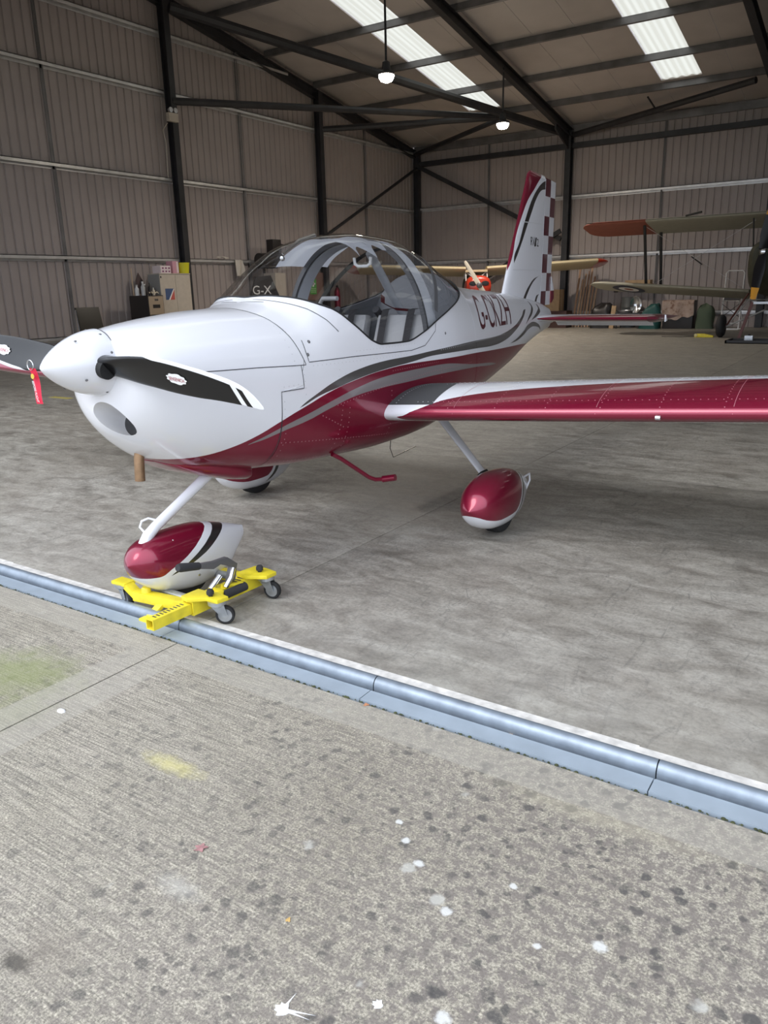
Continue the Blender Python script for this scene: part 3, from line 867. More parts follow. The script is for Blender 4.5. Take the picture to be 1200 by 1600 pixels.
# ---- canopy bubble and rear window
AG = sorted(set([1.326, 1.329, 1.334, 1.341, 1.35, 1.361, 1.374, 1.39, 1.41, 1.44]+list(np.linspace(1.47, 3.27, 110))+[3.28, 3.288, 3.294, 3.30]))
arch = pchip([1.2, 1.336, 1.47, 1.595, 1.646, 1.75, 1.9], [2.52, 2.571, 2.643, 2.73, 2.765, 2.82, 2.86])
NQ = 30
G_ = []
for a in AG:
    tc_ = th_cut(a)
    half = [tc_+(PI/2-tc_)*k/NQ for k in range(NQ+1)]
    G_.append([SK(a, t, 1, -.001) for t in half]+[SK(a, t, -1, -.001) for t in half[-2::-1]])
fa, fb = MB(), MB()
vs = [p for r in G_ for p in r]; nv = len(G_[0])
f1, f2 = [], []
for i in range(len(G_)-1):
    for j in range(nv-1):
        q_ = (i*nv+j, (i+1)*nv+j, (i+1)*nv+j+1, i*nv+j+1)
        c_ = sum((vs[k] for k in q_), Vector())/4
        (f1 if c_.y < float(arch(c_.z)) else f2).append(q_)
def compact(fl):
    used = sorted({k for f in fl for k in f}); mp = {k: i for i, k in enumerate(used)}
    m_ = MB(); m_.add([vs[k] for k in used], [tuple(mp[k] for k in f) for f in fl]); return m_
can = obj('canopy', compact(f1), M_canopy, AC, smooth=80)
rw = obj('rear_window', compact(f2), M_window, AC, smooth=80)

def strip(path, w, off=.0015, sg=1):
    """ribbon lying on the skin; path: (a, theta); w: width or list"""
    P = [SK(a, t, sg, off) for a, t in path]; P0 = [SK(a, t, sg, 0) for a, t in path]
    ws = w if isinstance(w, (list, tuple)) else [w]*len(P)
    L_, R_ = [], []
    for i in range(len(P)):
        t = P[min(i+1, len(P)-1)]-P[max(i-1, 0)]
        n = SK(path[i][0], path[i][1], sg, .01)-P0[i]
        b = t.cross(n)
        if b.length < 1e-9: b = Vector((0, 1, 0))
        b.normalize()
        L_.append(P[i]+b*ws[i]/2); R_.append(P[i]-b*ws[i]/2)
    return [L_, R_]
def dense(pts, n=6):
    """(a, z) polyline -> dense (a, theta) path"""
    out = []
    for (a, z), (a2, z2) in zip(pts[:-1], pts[1:]):
        for k in range(n): out.append((a+(a2-a)*k/n, z+(z2-z)*k/n))
    out.append(pts[-1])
    return [(a, th_of(a, z)) for a, z in out]
# rubber seal round the glass, arch seal, panel gaps
for sg, nm_ in ((1, 'canopy_seal'), (-1, 'canopy_seal')):
    mb = MB(); mb.tube([SK(a, th_cut(a), sg, .001) for a in AG], .0055, 6); obj(nm_, mb, M_rubber, AC, smooth=60)
M_sealgrey = mat('dark_grey_seal', (.09, .092, .10), .5)
apath = []
for k in range(49):
    t = None
    z = 1.345+(1.862-1.345)*k/48
    apath.append(z)
pp = []
for sg in (1, -1):
    half = []
    for k in range(40):
        # walk theta from the sill to the top, solve a = arch(z)
        a = 2.6
        t = .40+(PI/2-.40)*k/39
        for _ in range(25): a = float(arch(float(SK(a, t).z)))
        if t >= th_cut(a)-.01: half.append((a, t))
    pp.append(half)
mb = MB()
for sg, half in zip((1, -1), pp):
    mb.grid(strip(half, .045, .002, sg))
obj('arch_seal', mb, M_sealgrey, AC, smooth=60, recalc=False)
mb = MB()
lines = [[(1.109, 1.469), (1.135, 1.44), (1.156, 1.41), (1.191, 1.32), (1.214, 1.22), (1.225, 1.176)],
         [(.50, 1.197), (.672, 1.192), (.894, 1.187), (1.187, 1.175), (1.225, 1.174)],
         [(1.187, 1.174), (1.187, 1.055), (1.031, 1.053), (1.028, .91), (1.024, .80), (1.02, .68)],
         [(1.255, 1.30), (1.25, 1.24), (1.252, 1.186), (1.618, 1.187), (2.226, 1.176), (2.40, 1.195), (2.554, 1.279), (2.575, 1.33)],
         [(1.30, 1.52), (1.321, 1.507), (1.36, 1.485), (1.407, 1.457), (1.476, 1.396), (1.53, 1.33)]]
for sg in (1, -1):
    for ln in lines: mb.grid(strip(dense(ln), .0042, .0012, sg))
tops = [[(1.109-.018*math.cos(k*PI/24), th_of(1.109, 1.469)+(PI/2-th_of(1.109, 1.469))*k/12) for k in range(13)]]
mb2 = [[(1.109, th_of(1.109, 1.469)+(PI/2-th_of(1.109, 1.469))*k/12) for k in range(13)], [(1.30-.03*k/12, th_of(1.30, 1.499)+(PI/2-th_of(1.30, 1.499))*k/12) for k in range(13)]]
for sg in (1, -1):
    for pth in mb2: mb.grid(strip(pth, .0042, .0012, sg))
tag(obj('panel_gap', mb, M_gap, AC, recalc=False), kind='stuff')
# black and grey flourishes on the tail cone
for nm_, pts, ws in (('tail_flourish', [(5.09,1.412),(5.112,1.400),(5.122,1.362),(5.034,1.31),(4.89,1.262),(4.76,1.216)], [.004,.02,.036,.032,.018,.002]),
                     ('tail_flourish', [(5.325,1.382),(5.342,1.365),(5.344,1.333),(5.186,1.283),(4.983,1.243)], [.004,.03,.046,.032,.002]),
                     ('tail_flourish', [(4.252,1.082),(4.426,1.097),(4.665,1.140),(4.834,1.186),(5.012,1.204),(5.213,1.182),(5.347,1.133)], [.002,.018,.032,.042,.042,.03,.004])):
    for sg in (1, -1):
        xs_ = np.linspace(0, len(pts)-1, 40); ii = np.arange(len(pts))
        fa_, fz_, fw_ = pchip(ii, [p[0] for p in pts]), pchip(ii, [p[1] for p in pts]), pchip(ii, ws)
        pth = [(float(fa_(x)), th_of(float(fa_(x)), float(fz_(x)))) for x in xs_]
        mb = MB(); mb.grid(strip(pth, [float(fw_(x)) for x in xs_], .0018, sg)); obj(nm_, mb, mat('graphite_stripe', GREY1, .3, coat=.6) if 'M_graph' not in globals() else M_graph, AC, recalc=False, smooth=60)
# registration letters
M_letters = mat('maroon_lettering', (.085, .008, .018), .35, coat=.4)
vs2, fs2, _ = text_geo('G-CKZH', 1.0, .035)
for sg in (1, -1):
    out = []
    for x, y in vs2:
        xx = x if sg > 0 else 1-x
        z = 1.238+.252*y
        a = 3.40+.89*xx+.155*y
        z = min(z, float(F[0](a))-.006)
        out.append(S_pt(a, z, sg, .002))
    mb = MB(); mb.add(out, fs2); obj('registration_lettering', mb, M_letters, AC, recalc=False, smooth=80)

# ---- rivets (small domes on the skin)
def dome(mb, p, n, r=.0036, h=.0012):
    n = n.normalized(); u = n.orthogonal().normalized(); w_ = n.cross(u)
    vs_ = [p+n*h]+[p+(u*math.cos(k*PI/3)+w_*math.sin(k*PI/3))*r for k in range(6)]
    mb.add(vs_, [(0, 1+k, 1+(k+1) % 6) for k in range(6)])
def rivet_line(mb, pts, step, sgs=(1,)):
    tot = []
    for (a, z), (a2, z2) in zip(pts[:-1], pts[1:]):
        L_ = math.hypot(a2-a, z2-z); n = max(1, int(L_/step))
        tot += [(a+(a2-a)*k/n, z+(z2-z)*k/n) for k in range(n)]
    for a, z in tot:
        for sg in sgs:
            p = S_pt(a, z, sg); n = S_pt(a, z, sg, .01)-p
            dome(mb, p, n)
mb = MB()
for ln in ([(1.047,.778),(1.425,.739),(1.948,.683),(2.274,.662)], [(1.06,.70),(1.06,.86)], [(1.45,.68),(1.50,.95)], [(1.53,.68),(1.56,.93)], [(1.50,.80),(1.30,.90)],[(1.98,.66),(1.98,.98)], [(1.45,.93),(1.9,.985),(2.5,1.02),(3.2,1.02)], [(2.62,.97),(2.62,1.07)], [(3.35,.90),(3.35,1.06)], [(2.0,1.07),(2.6,1.075)], [(4.0,.86),(4.0,1.03)], [(1.06,.66),(1.6,.62),(2.2,.62)]):
    rivet_line(mb, ln, .027, (1, -1))
tag(obj('rivets', mb, M_rivet_r, AC, recalc=False), kind='stuff')
mb = MB()
for ln in ([(1.20,1.02),(1.20,1.16)], [(1.05,1.075),(1.18,1.08)], [(1.048,.92),(1.048,1.04)], [(1.28,1.165),(2.2,1.155)], [(1.47,1.09),(1.49,1.16)],[(1.53,1.10),(1.55,1.16)], [(1.15,1.20),(1.14,1.45)], [(1.20,1.30),(1.16,1.455)], [(1.65,1.215),(2.3,1.215)], [(2.62,1.17),(2.60,1.30)], [(3.35,1.18),(3.35,1.50)], [(2.62,1.15),(4.1,1.17)], [(4.55,1.06),(4.6,1.48)], [(2.7,1.365),(3.2,1.47)]):
    rivet_line(mb, ln, .032, (1, -1))
tag(obj('rivets', mb, M_rivet_w, AC, recalc=False), kind='stuff')
for sg in (1, -1):
    mb = MB()
    for a, z in ((1.26, 1.225), (2.70, 1.255), (1.30, 1.29)):
        p = S_pt(a, z, sg); n = (S_pt(a, z, sg, .01)-p).normalized()
        dome(mb, p, n, .011, .006)
    obj('canopy_fastener', mb, M_lever, AC, recalc=False, kind='stuff')

# ---- spinner
HUB = 1.253
M_spin = coat_paint('spinner_white', WHITE)
prof = [(0, -.002)]
for k in range(1, 25):
    t = k/24; prof.append((.155*(1-(1-t)**1.72)**.79, .0+.305*t))
prof += [(.153, .312), (.05, .312)]
mb = MB(); mb.lathe(prof, (0, 0, HUB), 'y', 48); obj('spinner', mb, M_spin, AC, smooth=40)
mb = MB()
for an in range(20, 380, 40):
    c, s_ = math.cos(math.radians(an)), math.sin(math.radians(an))
    dome(mb, Vector((c*.1525, .275, HUB+s_*.1525)), Vector((c, -.15, s_)), .007, .004)
for an in (60, 150, 240, 330):
    c, s_ = math.cos(math.radians(an)), math.sin(math.radians(an))
    dome(mb, Vector((c*.125, .15, HUB+s_*.125)), Vector((c, -.5, s_)), .007, .004)
obj('spinner_screws', mb, M_lever, AC, recalc=False, kind='stuff')
mb = MB(); mb.lathe([(.1558, .2995), (.1562, .3015), (.1558, .3035)], (0, 0, HUB), 'y', 48); obj('spinner_gap', mb, M_gap, AC, recalc=False)

# ---- propeller: two twisted scimitar blades; black faces, white leading strip and tip bands
m, N, L, b = nodes('propeller_paint'); q = NB(m)
uvn = q.N.new('ShaderNodeUVMap'); uvn.uv_map = 'blade'
uv = q.xyz(uvn.outputs[0])     # x: distance along the blade in metres, y: 0 leading .. 1 trailing (face), +1 for back
col = (0.006, .006, .007); b.inputs['Specular IOR Level'].default_value = .3
rr, cc = uv['X'], uv['Y']
tipw = q.math('GREATER_THAN', q.math('SUBTRACT', rr, q.math('MULTIPLY', cc, .06)), .905)
band = q.math('MULTIPLY', q.math('GREATER_THAN', q.math('SUBTRACT', rr, q.math('MULTIPLY', cc, .06)), .935), q.math('LESS_THAN', q.math('SUBTRACT', rr, q.math('MULTIPLY', cc, .06)), .968))
lead = q.math('MULTIPLY', q.math('GREATER_THAN', rr, .42), q.math('LESS_THAN', cc, q.curve(rr, [(0, .0), (.42, .0), (.5, .07), (.75, .13), (1, .24)])))
c = q.mix(tipw, col, (.78, .79, .83)); c = q.mix(band, c, col); c = q.mix(lead, c, (.78, .79, .83))
L.new(c, b.inputs['Base Color']); b.inputs['Roughness'].default_value = .25; b.inputs['Coat Weight'].default_value = .15
M_prop = m
def blade(sgn):
    """blade pointing along +x (sgn 1) or -x, in the plane y = 0.235"""
    R0, R1 = .12, 1.09; ns, nc = 40, 14
    chord = pchip([0, .08, .25, .42, .6, .72, .855, .93, .98, 1.0], [.10, .118, .150, .158, .140, .120, .095, .066, .032, .008])
    twist = pchip([0, .2, .5, .8, 1], [40, 30, 19, 14, 12])
    sweep = pchip([0, .3, .42, .6, .72, .855, .93, 1], [.005, .008, .005, -.008, -.017, -.033, -.052, -.084])      # leading edge curls back at the tip
    thick = pchip([0, .15, .5, 1], [.072, .042, .020, .005])
    droop = 0
    rows, uvs = [], []
    for i in range(ns+1):
        t = i/ns; r = R0+(R1-R0)*t; c = float(chord(t)); be = math.radians(float(twist(t))); h = float(thick(t)); sw = float(sweep(t))
        row = []
        for k in range(2*nc):
            an = 2*PI*k/(2*nc); x = .5-.5*math.cos(an)           # 0 lead .. 1 trail
            yth = h*.5*math.sin(an)*(1-.45*x)*1.25+ .25*h*math.sin(PI*x)
            cx = (x-.42)*c
            # chord direction: in-plane (tangential) cos(be), axial sin(be)
            tang = -(cx*math.cos(be)-yth*math.sin(be))+sw
            axial = cx*math.sin(be)+yth*math.cos(be)*1.0
            row.append((Vector((r, axial, tang)), (r, x+(0 if math.sin(an) <= 0 else 1.0))))
        rows.append(row)
    V = []
    cl, sl = math.cos(math.radians(-3.0)), math.sin(math.radians(-3.0))
    for row in rows:
        rr_ = []
        for p, _ in row:
            x, z = p.x*cl-p.z*sl, p.x*sl+p.z*cl
            if sgn < 0: x, z = -x, -z
            rr_.append(Vector((x, .235+p.y, HUB+z)))
        V.append(rr_)
    mb = MB(); mb.grid(V, closed_v=True)
    n = 2*nc
    mb.f.append(tuple(range(n))); mb.f.append(tuple(ns*n+k for k in range(n))); mb.m += [0, 0]
    o = obj('propeller_blade', mb, M_prop, AC, smooth=50, recalc=False)
    me = o.data; bm = bmesh.new(); bm.from_mesh(me); bmesh.ops.recalc_face_normals(bm, faces=bm.faces); bm.to_mesh(me); bm.free()
    me.polygons.foreach_set('use_smooth', [True]*len(me.polygons))
    flat = [c_ for row in rows for c_ in row]
    ul = me.uv_layers.new(name='blade')
    for lp in me.loops:
        ul.data[lp.index].uv = flat[lp.vertex_index][1]
    return o, V
bp, Vp = blade(1)
bs, Vs = blade(-1)
# maker's sticker on each blade: scalloped white patch with red print
def sticker(V, parent, i0, i1, flip):
    nn = len(V[0])
    # front (visible) face columns: pick the half facing -y
    cand = range(0, nn)
    pts = {}
    i_mid = (i0+i1)//2
    face = [k for k in range(nn) if True]
    lower = list(range(nn//2+2, nn-1)); upper = list(range(2, nn//2-1))
    half = lower if sum(V[i_mid][k].y for k in lower) < sum(V[i_mid][k].y for k in upper) else upper
    k0 = half[len(half)//2]
    c_ = V[i_mid][k0]
    ux = (V[i1][k0]-V[i0][k0]).normalized()
    uy = (V[i_mid][half[-1]]-V[i_mid][half[0]]).normalized()
    if uy.z < 0: uy = -uy
    if ux.x < 0: ux = -ux
    un = ux.cross(uy).normalized()
    if un.y > 0: un = -un
    uy = un.cross(ux) if un.cross(ux).z > 0 else ux.cross(un)
    w, h = .118, .05
    poly = []
    for k in range(48):
        an = 2*PI*k/48; r = 1+.07*math.cos(9*an)
        ex = math.copysign(abs(math.cos(an))**.7, math.cos(an)); ey = math.copysign(abs(math.sin(an))**.9, math.sin(an))
        poly.append((ex*w/2*r, ey*h/2*r*(1.0-.25*abs(math.cos(an)))))
    mb = MB(); mb.add([c_+un*.0035+ux*x+uy*y for x, y in poly], [tuple(range(48))])
    s_ = obj('maker_sticker', mb, M_tag_white, parent, recalc=False, label='white scalloped maker sticker')
    flat_text('sticker_print', 'SENSENICH', c_+un*.0045-ux*.046-uy*.010, ux, uy, .092, .017, mat('red_print', (.35, .02, .04), .6), parent)
sticker(Vp, bp, 15, 25, False)
sticker(Vs, bs, 18, 26, True)
for x in (1, -1):
    mb = MB(); mb.tube([(x*.10, .232, HUB-.012*x), (x*.160, .233, HUB-.022*x)], .046, 20); obj('blade_cuff', mb, M_rubber, AC, smooth=40)

# ---- chin: outlet lip, exhaust pipe
mb = MB(); rows = []
for a, w, zt_, zb_ in ((.53, .06, .80, .735), (.62, .17, .79, .680), (.75, .225, .75, .625), (.92, .245, .70, .570), (1.02, .245, .68, .548), (1.03, .240, .66, .552)):
    rows.append([(w*math.copysign(abs(math.cos(t))**.5, math.cos(t)), a, (zt_+zb_)/2+(zt_-zb_)/2*math.copysign(abs(math.sin(t))**.6, math.sin(t))) for t in [2*PI*k/28 for k in range(28)]])
mb.grid(rows, closed_v=True); mb.f.append(tuple(range(28))); mb.f.append(tuple(5*28+k for k in range(28))); mb.m += [0, 0]
obj('cooling_outlet_lip', mb, M_red, AC, smooth=50)
mb = MB()
mb.tube([(0, .50, .86), (0, .472, .76), (0, .464, .645)], .026, 16, cap=False); mb.tube([(0, .472, .76), (0, .464, .645)], .022, 16, cap=False)
obj('exhaust_pipe', mb, M_bronze, AC, smooth=50, recalc=False)

# ---- wings
WA, WZ, WC, WI = 1.90, .82, 1.42, .05
WD_ = [.065]        # dihedral; the starboard tip stands a little lower on its tyre
up_, lo_w = airfoil(44, .14)
def WP(l, s, upper=True):
    arr = up_ if upper else lo_w
    x = s; z = float(np.interp(x, arr[:, 0], arr[:, 1])); X, Z = x*WC, z*WC
    return Vector((l, WA+X*math.cos(WI)+Z*math.sin(WI), Z*math.cos(WI)-X*math.sin(WI)+WZ+WD_[0]*(abs(l)-.6)))
m, N, L, b = nodes('wing_paint'); q = NB(m)
uvn = q.N.new('ShaderNodeUVMap'); uvn.uv_map = 'wing'
uv = q.xyz(uvn.outputs[0]); wl_, ws_ = uv['X'], uv['Y']      # span/4.2, .5 + signed chord/2
ln_ = lambda pts: [(x/4.2, .5+y/2) for x, y in pts]
top = q.curve(wl_, ln_([(0, -.005), (.62, -.006), (.64, -.004), (.77, .007), (.86, .034), (.905, .052), (1.045, .092), (1.225, .132), (1.475, .173), (1.72, .204), (1.99, .230), (2.31, .246), (2.8, .252), (4.2, .26)]))
bot = q.curve(wl_, ln_([(0, .0), (.62, .0), (.64, -.008), (.735, -.045), (.94, -.062), (1.73, -.058), (2.67, -.04), (4.2, -.04)]))
redm = q.math('MULTIPLY', q.math('LESS_THAN', ws_, top), q.math('GREATER_THAN', ws_, bot))
edge = q.curve(q.math('SUBTRACT', q.math('MULTIPLY', ws_, 2), 1), [(0, .862/4.2), (.034, .862/4.2), (.17, .855/4.2), (.32, .81/4.2), (.443, .74/4.2), (.7, .72/4.2), (1, .72/4.2)])
pat = q.math('MULTIPLY', q.math('MULTIPLY', q.math('LESS_THAN', wl_, edge), q.math('GREATER_THAN', ws_, .5+.014)), q.math('LESS_THAN', ws_, .5+.45))
c = q.mix(redm, WHITE, RED); c = q.mix(pat, c, (.055, .056, .06))
L.new(c, b.inputs['Base Color'])
L.new(q.math('MULTIPLY', redm, .5), b.inputs['Metallic'])
L.new(q.math('ADD', q.math('MULTIPLY', pat, .5), .27), b.inputs['Roughness'])
L.new(q.math('SUBTRACT', .8, q.math('MULTIPLY', pat, .8)), b.inputs['Coat Weight']); b.inputs['Coat Roughness'].default_value = .06
M_wing = m
def wing(sg):
    ls = list(np.linspace(.40, 4.0, 46))+[4.03, 4.06, 4.08, 4.09]
    V, UV = [], []
    xs_up = list(up_[::-1, 0]); xs_lo = list(lo_w[1:, 0])
    for l in ls:
        k = 1 if l <= 4.0 else math.sqrt(max(0, 1-((l-4.0)/.092)**2))
        row, ur = [], []
        for x in xs_up:
            p = WP(l, x); pm = WP(l, x, False); mid = (p+pm)/2; p = mid+(p-mid)*k; row.append((sg*p.x, p.y, p.z)); ur.append((l/4.2, .5+x/2))
        for x in xs_lo:
            p = WP(l, x, False); pm = WP(l, x); mid = (p+pm)/2; p = mid+(p-mid)*k; row.append((sg*p.x, p.y, p.z)); ur.append((l/4.2, .5-x/2))
        V.append(row); UV += ur
    mb = MB(); mb.grid(V, closed_v=False, flip=(sg > 0))
    n = len(V[0])
    for s_ in (0, len(V)-1): mb.f.append(tuple(s_*n+k for k in range(n))); mb.m.append(0)
    o = obj('wing', mb, M_wing, AC, recalc=False, label='port wing' if sg > 0 else 'starboard wing')
    me = o.data
    ul = me.uv_layers.new(name='wing')
    for lp in me.loops: ul.data[lp.index].uv = UV[lp.vertex_index]
    bm = bmesh.new(); bm.from_mesh(me); bmesh.ops.recalc_face_normals(bm, faces=bm.faces); bm.to_mesh(me); bm.free()
    me.polygons.foreach_set('use_smooth', [True]*len(me.polygons)); me.set_sharp_from_angle(angle=math.radians(50))
    # rivets along ribs and spars, seams, flaperon gap
    mr, mw, mg = MB(), MB(), MB()
    def put(l, s, upper, which):
        p = WP(l, s, upper); p2 = WP(l, s+.01, upper); n_v = Vector((0, -(p2.z-p.z), p2.y-p.y)).normalized()
        if not upper: n_v = -n_v
        p.x *= sg; dome(which, p, n_v, .0034, .0012)
    def top_s(l): return float(np.interp(l, [.64, .86, 1.045, 1.225, 1.475, 1.72, 1.99, 2.31, 4.2], [-.004, .034, .092, .132, .173, .204, .23, .246, .26]))
    for l in np.arange(.98, 4.0, .30):
        for s in np.arange(.012, .97, .021): put(l, s, True, mr if s < top_s(l) else mw)
    for s in (.045, .30, .38, .42):
        for l in np.arange(.75, 4.0, .035): put(l, s, True, mr if s < top_s(l) else mw)
    for l in np.arange(.60, 4.0, .030): put(l, .055, False, mw); put(l, .075, False, mw)
    for s in np.arange(.0, .45, .018): put(.60, s+.004, True, mw)
    tag(obj('rivets', mr, M_rivet_r, o, recalc=False), kind='stuff'); tag(obj('rivets', mw, M_rivet_w, o, recalc=False), kind='stuff')
    for l in (1.02, 1.86, 2.52, 3.3):
        A_, B_ = [], []
        for s in list(np.linspace(0, .45, 30)):
            for arr, dl in ((A_, -.0012), (B_, .0012)):
                p = WP(l+dl, s); p.z += .0012; p.y -= .0008 if s < .05 else 0; p.x *= sg; arr.append(p)
        mg.grid([A_, B_])
    tag(obj('skin_seam', mg, M_rivet_r, o, recalc=False), kind='stuff')
    A_ = [WP(l, .78) for l in np.linspace(.75, 3.95, 20)]
    mf = MB(); mf.grid([[Vector((sg*p.x, p.y-.003, p.z+.0015)) for p in A_], [Vector((sg*p.x, p.y+.003, p.z+.0013)) for p in A_]]); obj('flaperon_gap', mf, M_gap, o, recalc=False)
    return o
wp = wing(1); WD_[0] = .050; ws2 = wing(-1); WD_[0] = .065
mb = MB(); p = WP(2.18, .004, False); mb.tube([p+Vector((-.012, -.006, 0)), p+Vector((.012, -.006, 0))], .012, 8); obj('stall_warning_tab', mb, M_alu, wp, smooth=40)

# ---- tail: fin, rudder, stabilator
m, N, L, b = nodes('fin_paint'); q = NB(m)
xyz = q.xyz(q.tex('Object')); zz, yy = xyz['Z'], xyz['Y']
zn = q.math('DIVIDE', q.math('SUBTRACT', zz, 1.3), 1.4); yn = q.math('SUBTRACT', yy, 4.7)
fc = lambda pts: q.curve(zn, [((z-1.3)/1.4, a-4.7) for a, z in pts])
redf = q.math('LESS_THAN', yn, fc([(4.70, 1.3), (4.76, 1.55), (4.84, 1.70), (4.90, 1.796), (4.995, 2.007), (5.102, 2.183), (5.214, 2.329), (5.353, 2.44), (5.444, 2.511), (5.536, 2.574), (5.58, 2.62), (5.60, 2.7)]))
o1 = fc([(5.0, 1.3), (4.95, 1.735), (4.924, 1.759), (5.035, 1.956), (5.164, 2.171), (5.297, 2.343), (5.437, 2.455), (5.521, 2.498), (5.607, 2.526), (5.75, 2.545), (5.9, 2.7)])
o2 = fc([(4.9, 1.3), (4.90, 1.735), (4.922, 1.757), (5.076, 1.949), (5.208, 2.127), (5.285, 2.225), (5.382, 2.341), (5.505, 2.430), (5.614, 2.453), (5.75, 2.47), (5.75, 2.7)])
blk = q.math('MULTIPLY', q.math('GREATER_THAN', yn, o1), q.math('LESS_THAN', yn, o2))
s1a = fc([(5.05, 1.3), (5.099, 1.427), (5.167, 1.503), (5.248, 1.560), (5.352, 1.613), (5.493, 1.642), (5.6, 1.66), (5.7, 2.7)])
s1b = fc([(5.11, 1.3), (5.156, 1.422), (5.221, 1.494), (5.291, 1.551), (5.396, 1.608), (5.493, 1.640), (5.58, 1.66), (5.6, 2.7)])
blk2 = q.math('MULTIPLY', q.math('GREATER_THAN', yn, s1a), q.math('LESS_THAN', yn, s1b))
s2a = fc([(5.36, 1.3), (5.401, 1.393), (5.452, 1.457), (5.53, 1.470), (5.7, 1.48), (5.7, 2.7)])
s2b = fc([(5.42, 1.3), (5.453, 1.385), (5.487, 1.440), (5.53, 1.468), (5.6, 1.48), (5.6, 2.7)])
blk3 = q.math('MULTIPLY', q.math('GREATER_THAN', yn, s2a), q.math('LESS_THAN', yn, s2b))
c = q.mix(redf, WHITE, RED)
c = q.mix(q.math('MAXIMUM', q.math('MAXIMUM', blk, blk2), blk3), c, (.03, .026, .025))
L.new(c, b.inputs['Base Color']); L.new(q.math('MULTIPLY', redf, .5), b.inputs['Metallic']); b.inputs['Roughness'].default_value = .28; b.inputs['Coat Weight'].default_value = .8; b.inputs['Coat Roughness'].default_value = .06
M_fin = m
le_f = lambda z: float(np.interp(z, [1.30, 1.487, 1.891, 2.214, 2.571, 2.60], [4.66, 4.743, 4.925, 5.085, 5.254, 5.30]))
hg_f = lambda z: float(np.interp(z, [1.30, 2.56, 2.62], [5.578, 5.638, 5.64]))
te_f = lambda z: float(np.interp(z, [1.30, 1.669, 2.524, 2.6], [5.905, 5.921, 5.968, 5.97]))
def tailfoil(x):  # half thickness over full chord 0..1
    return 5*.09*(.2969*math.sqrt(x)-.126*x-.3516*x*x+.2843*x**3-.1036*x**4)
def fin_half(z, y):
    a, t = le_f(z), te_f(z); x = min(1, max(0, (y-a)/(t-a))); return tailfoil(x)*(t-a)
zs = list(np.linspace(1.30, 2.54, 26))+[2.555, 2.57, 2.583, 2.592, 2.597]
def fin_part(f0, f1, ztop_at, closed_front):
    rows = []
    for z in zs:
        y0_, y1_ = f0(z), f1(z)
        k = 1.0 if z < 2.54 else math.sqrt(max(.0, 1-((z-2.54)/.058)**2))
        r1, r2_ = [], []
        for i in range(19):
            u = i/18; u = u*u*(3-2*u) if closed_front else u
            y = y0_+(y1_-y0_)*u; h = fin_half(z, y)*k+.0012
            zz_ = z - (0 if z < 2.5 else (z-2.5)/.1*ztop_at(y))
            r1.append((h, y, zz_)); r2_.append((-h, y, zz_))
        rows.append(r1+r2_[::-1])
    mb = MB(); mb.grid(rows, closed_v=True)
    n = len(rows[0]); mb.f.append(tuple((len(rows)-1)*n+k for k in range(n))); mb.m.append(0); mb.f.append(tuple(range(n))); mb.m.append(0)
    return mb
fin = obj('fin', fin_part(lambda z: le_f(z), lambda z: hg_f(z)-.006, lambda y: max(0, (y-5.35))*.06, True), M_fin, AC, smooth=40)
M_check_r = coat_paint('dark_crimson_check', (.095, .006, .018))
rows_z = [2.575, 2.395, 2.212, 2.031, 1.855, 1.675, 1.498, 1.36]
mb = MB()
sh = lambda y: max(0, (y-5.35))*.06
for ci in range(2):
    for ri in range(7):
        mb.cur = 1 if (ci+ri) % 2 == 0 else 0
        zt_, zb_ = rows_z[ri], rows_z[ri+1]
        for sg in (1, -1):
            P = []
            for i in range(7):
                z = zt_+(zb_-zt_)*i/6
                y0_, y1_ = hg_f(z)+.004, te_f(z)
                ym = y0_+(y1_-y0_)*.5
                A_, B_ = ((y0_, ym), (ym, y1_))[ci]
                P.append([(sg*(fin_half(z, A_+(B_-A_)*k/4)*(1 if z < 2.54 else .9)+.001), A_+(B_-A_)*k/4, z-(0 if z < 2.5 else (z-2.5)/.1*sh(A_+(B_-A_)*k/4))) for k in range(5)])
            mb.grid(P, flip=(sg < 0))
mb.cur = 1
zt_ = 2.575
mb.grid([[(s_*(fin_half(zt_, 5.645+.32*k/8)*.9+.001), 5.645+.32*k/8, zt_-.75*sh(5.645+.32*k/8)) for k in range(9)] for s_ in (1, 0, -1)])
mb.cur = 0
z = 1.36; mb.grid([[(s_*(fin_half(z, 5.59+.31*k/8)+.001), 5.59+.31*k/8, z) for k in range(9)] for s_ in (1, -1)])
mb.grid([[(s_*(fin_half(z_, hg_f(z_)+.004)+.001), hg_f(z_)+.004, z_) for z_ in np.linspace(1.36, 2.55, 12)] for s_ in (1, -1)])
obj('rudder', mb, [M_white, M_check_r], AC, smooth=40)
mb = MB()
mb.cur = 0; mb.prism([(5.915, 1.64), (5.99, 1.50), (5.915, 1.50)], .008, (.004, 0, 0), (0, 1, 0), (0, 0, 1))
mb.cur = 1; mb.prism([(5.912, 1.498), (5.99, 1.498), (5.995, 1.425), (5.94, 1.38), (5.912, 1.38)], .008, (.004, 0, 0), (0, 1, 0), (0, 0, 1))
obj('rudder_tab', mb, [M_white, M_red], AC)
mb = MB(); mb.add([(.012+fin_half(z, 5.58), hg_f(z), z) for z in (1.40, 2.50)]+[(.012+fin_half(z, 5.58), hg_f(z)+.004, z) for z in (2.50, 1.40)], [(0, 1, 2, 3)]) if False else None
for txt, y_, z_, w_, h_ in (('RV', 5.262, 1.925, .105, .078), ('12', 5.392, 1.921, .078, .070)):
    vs3, fs3, _ = text_geo(txt)
    mb = MB(); mb.add([(fin_half(z_+y*h_, y_+x*w_)+.003, y_+x*w_, z_+y*h_) for x, y in vs3], fs3); obj('fin_lettering', mb, M_black, fin, recalc=False)
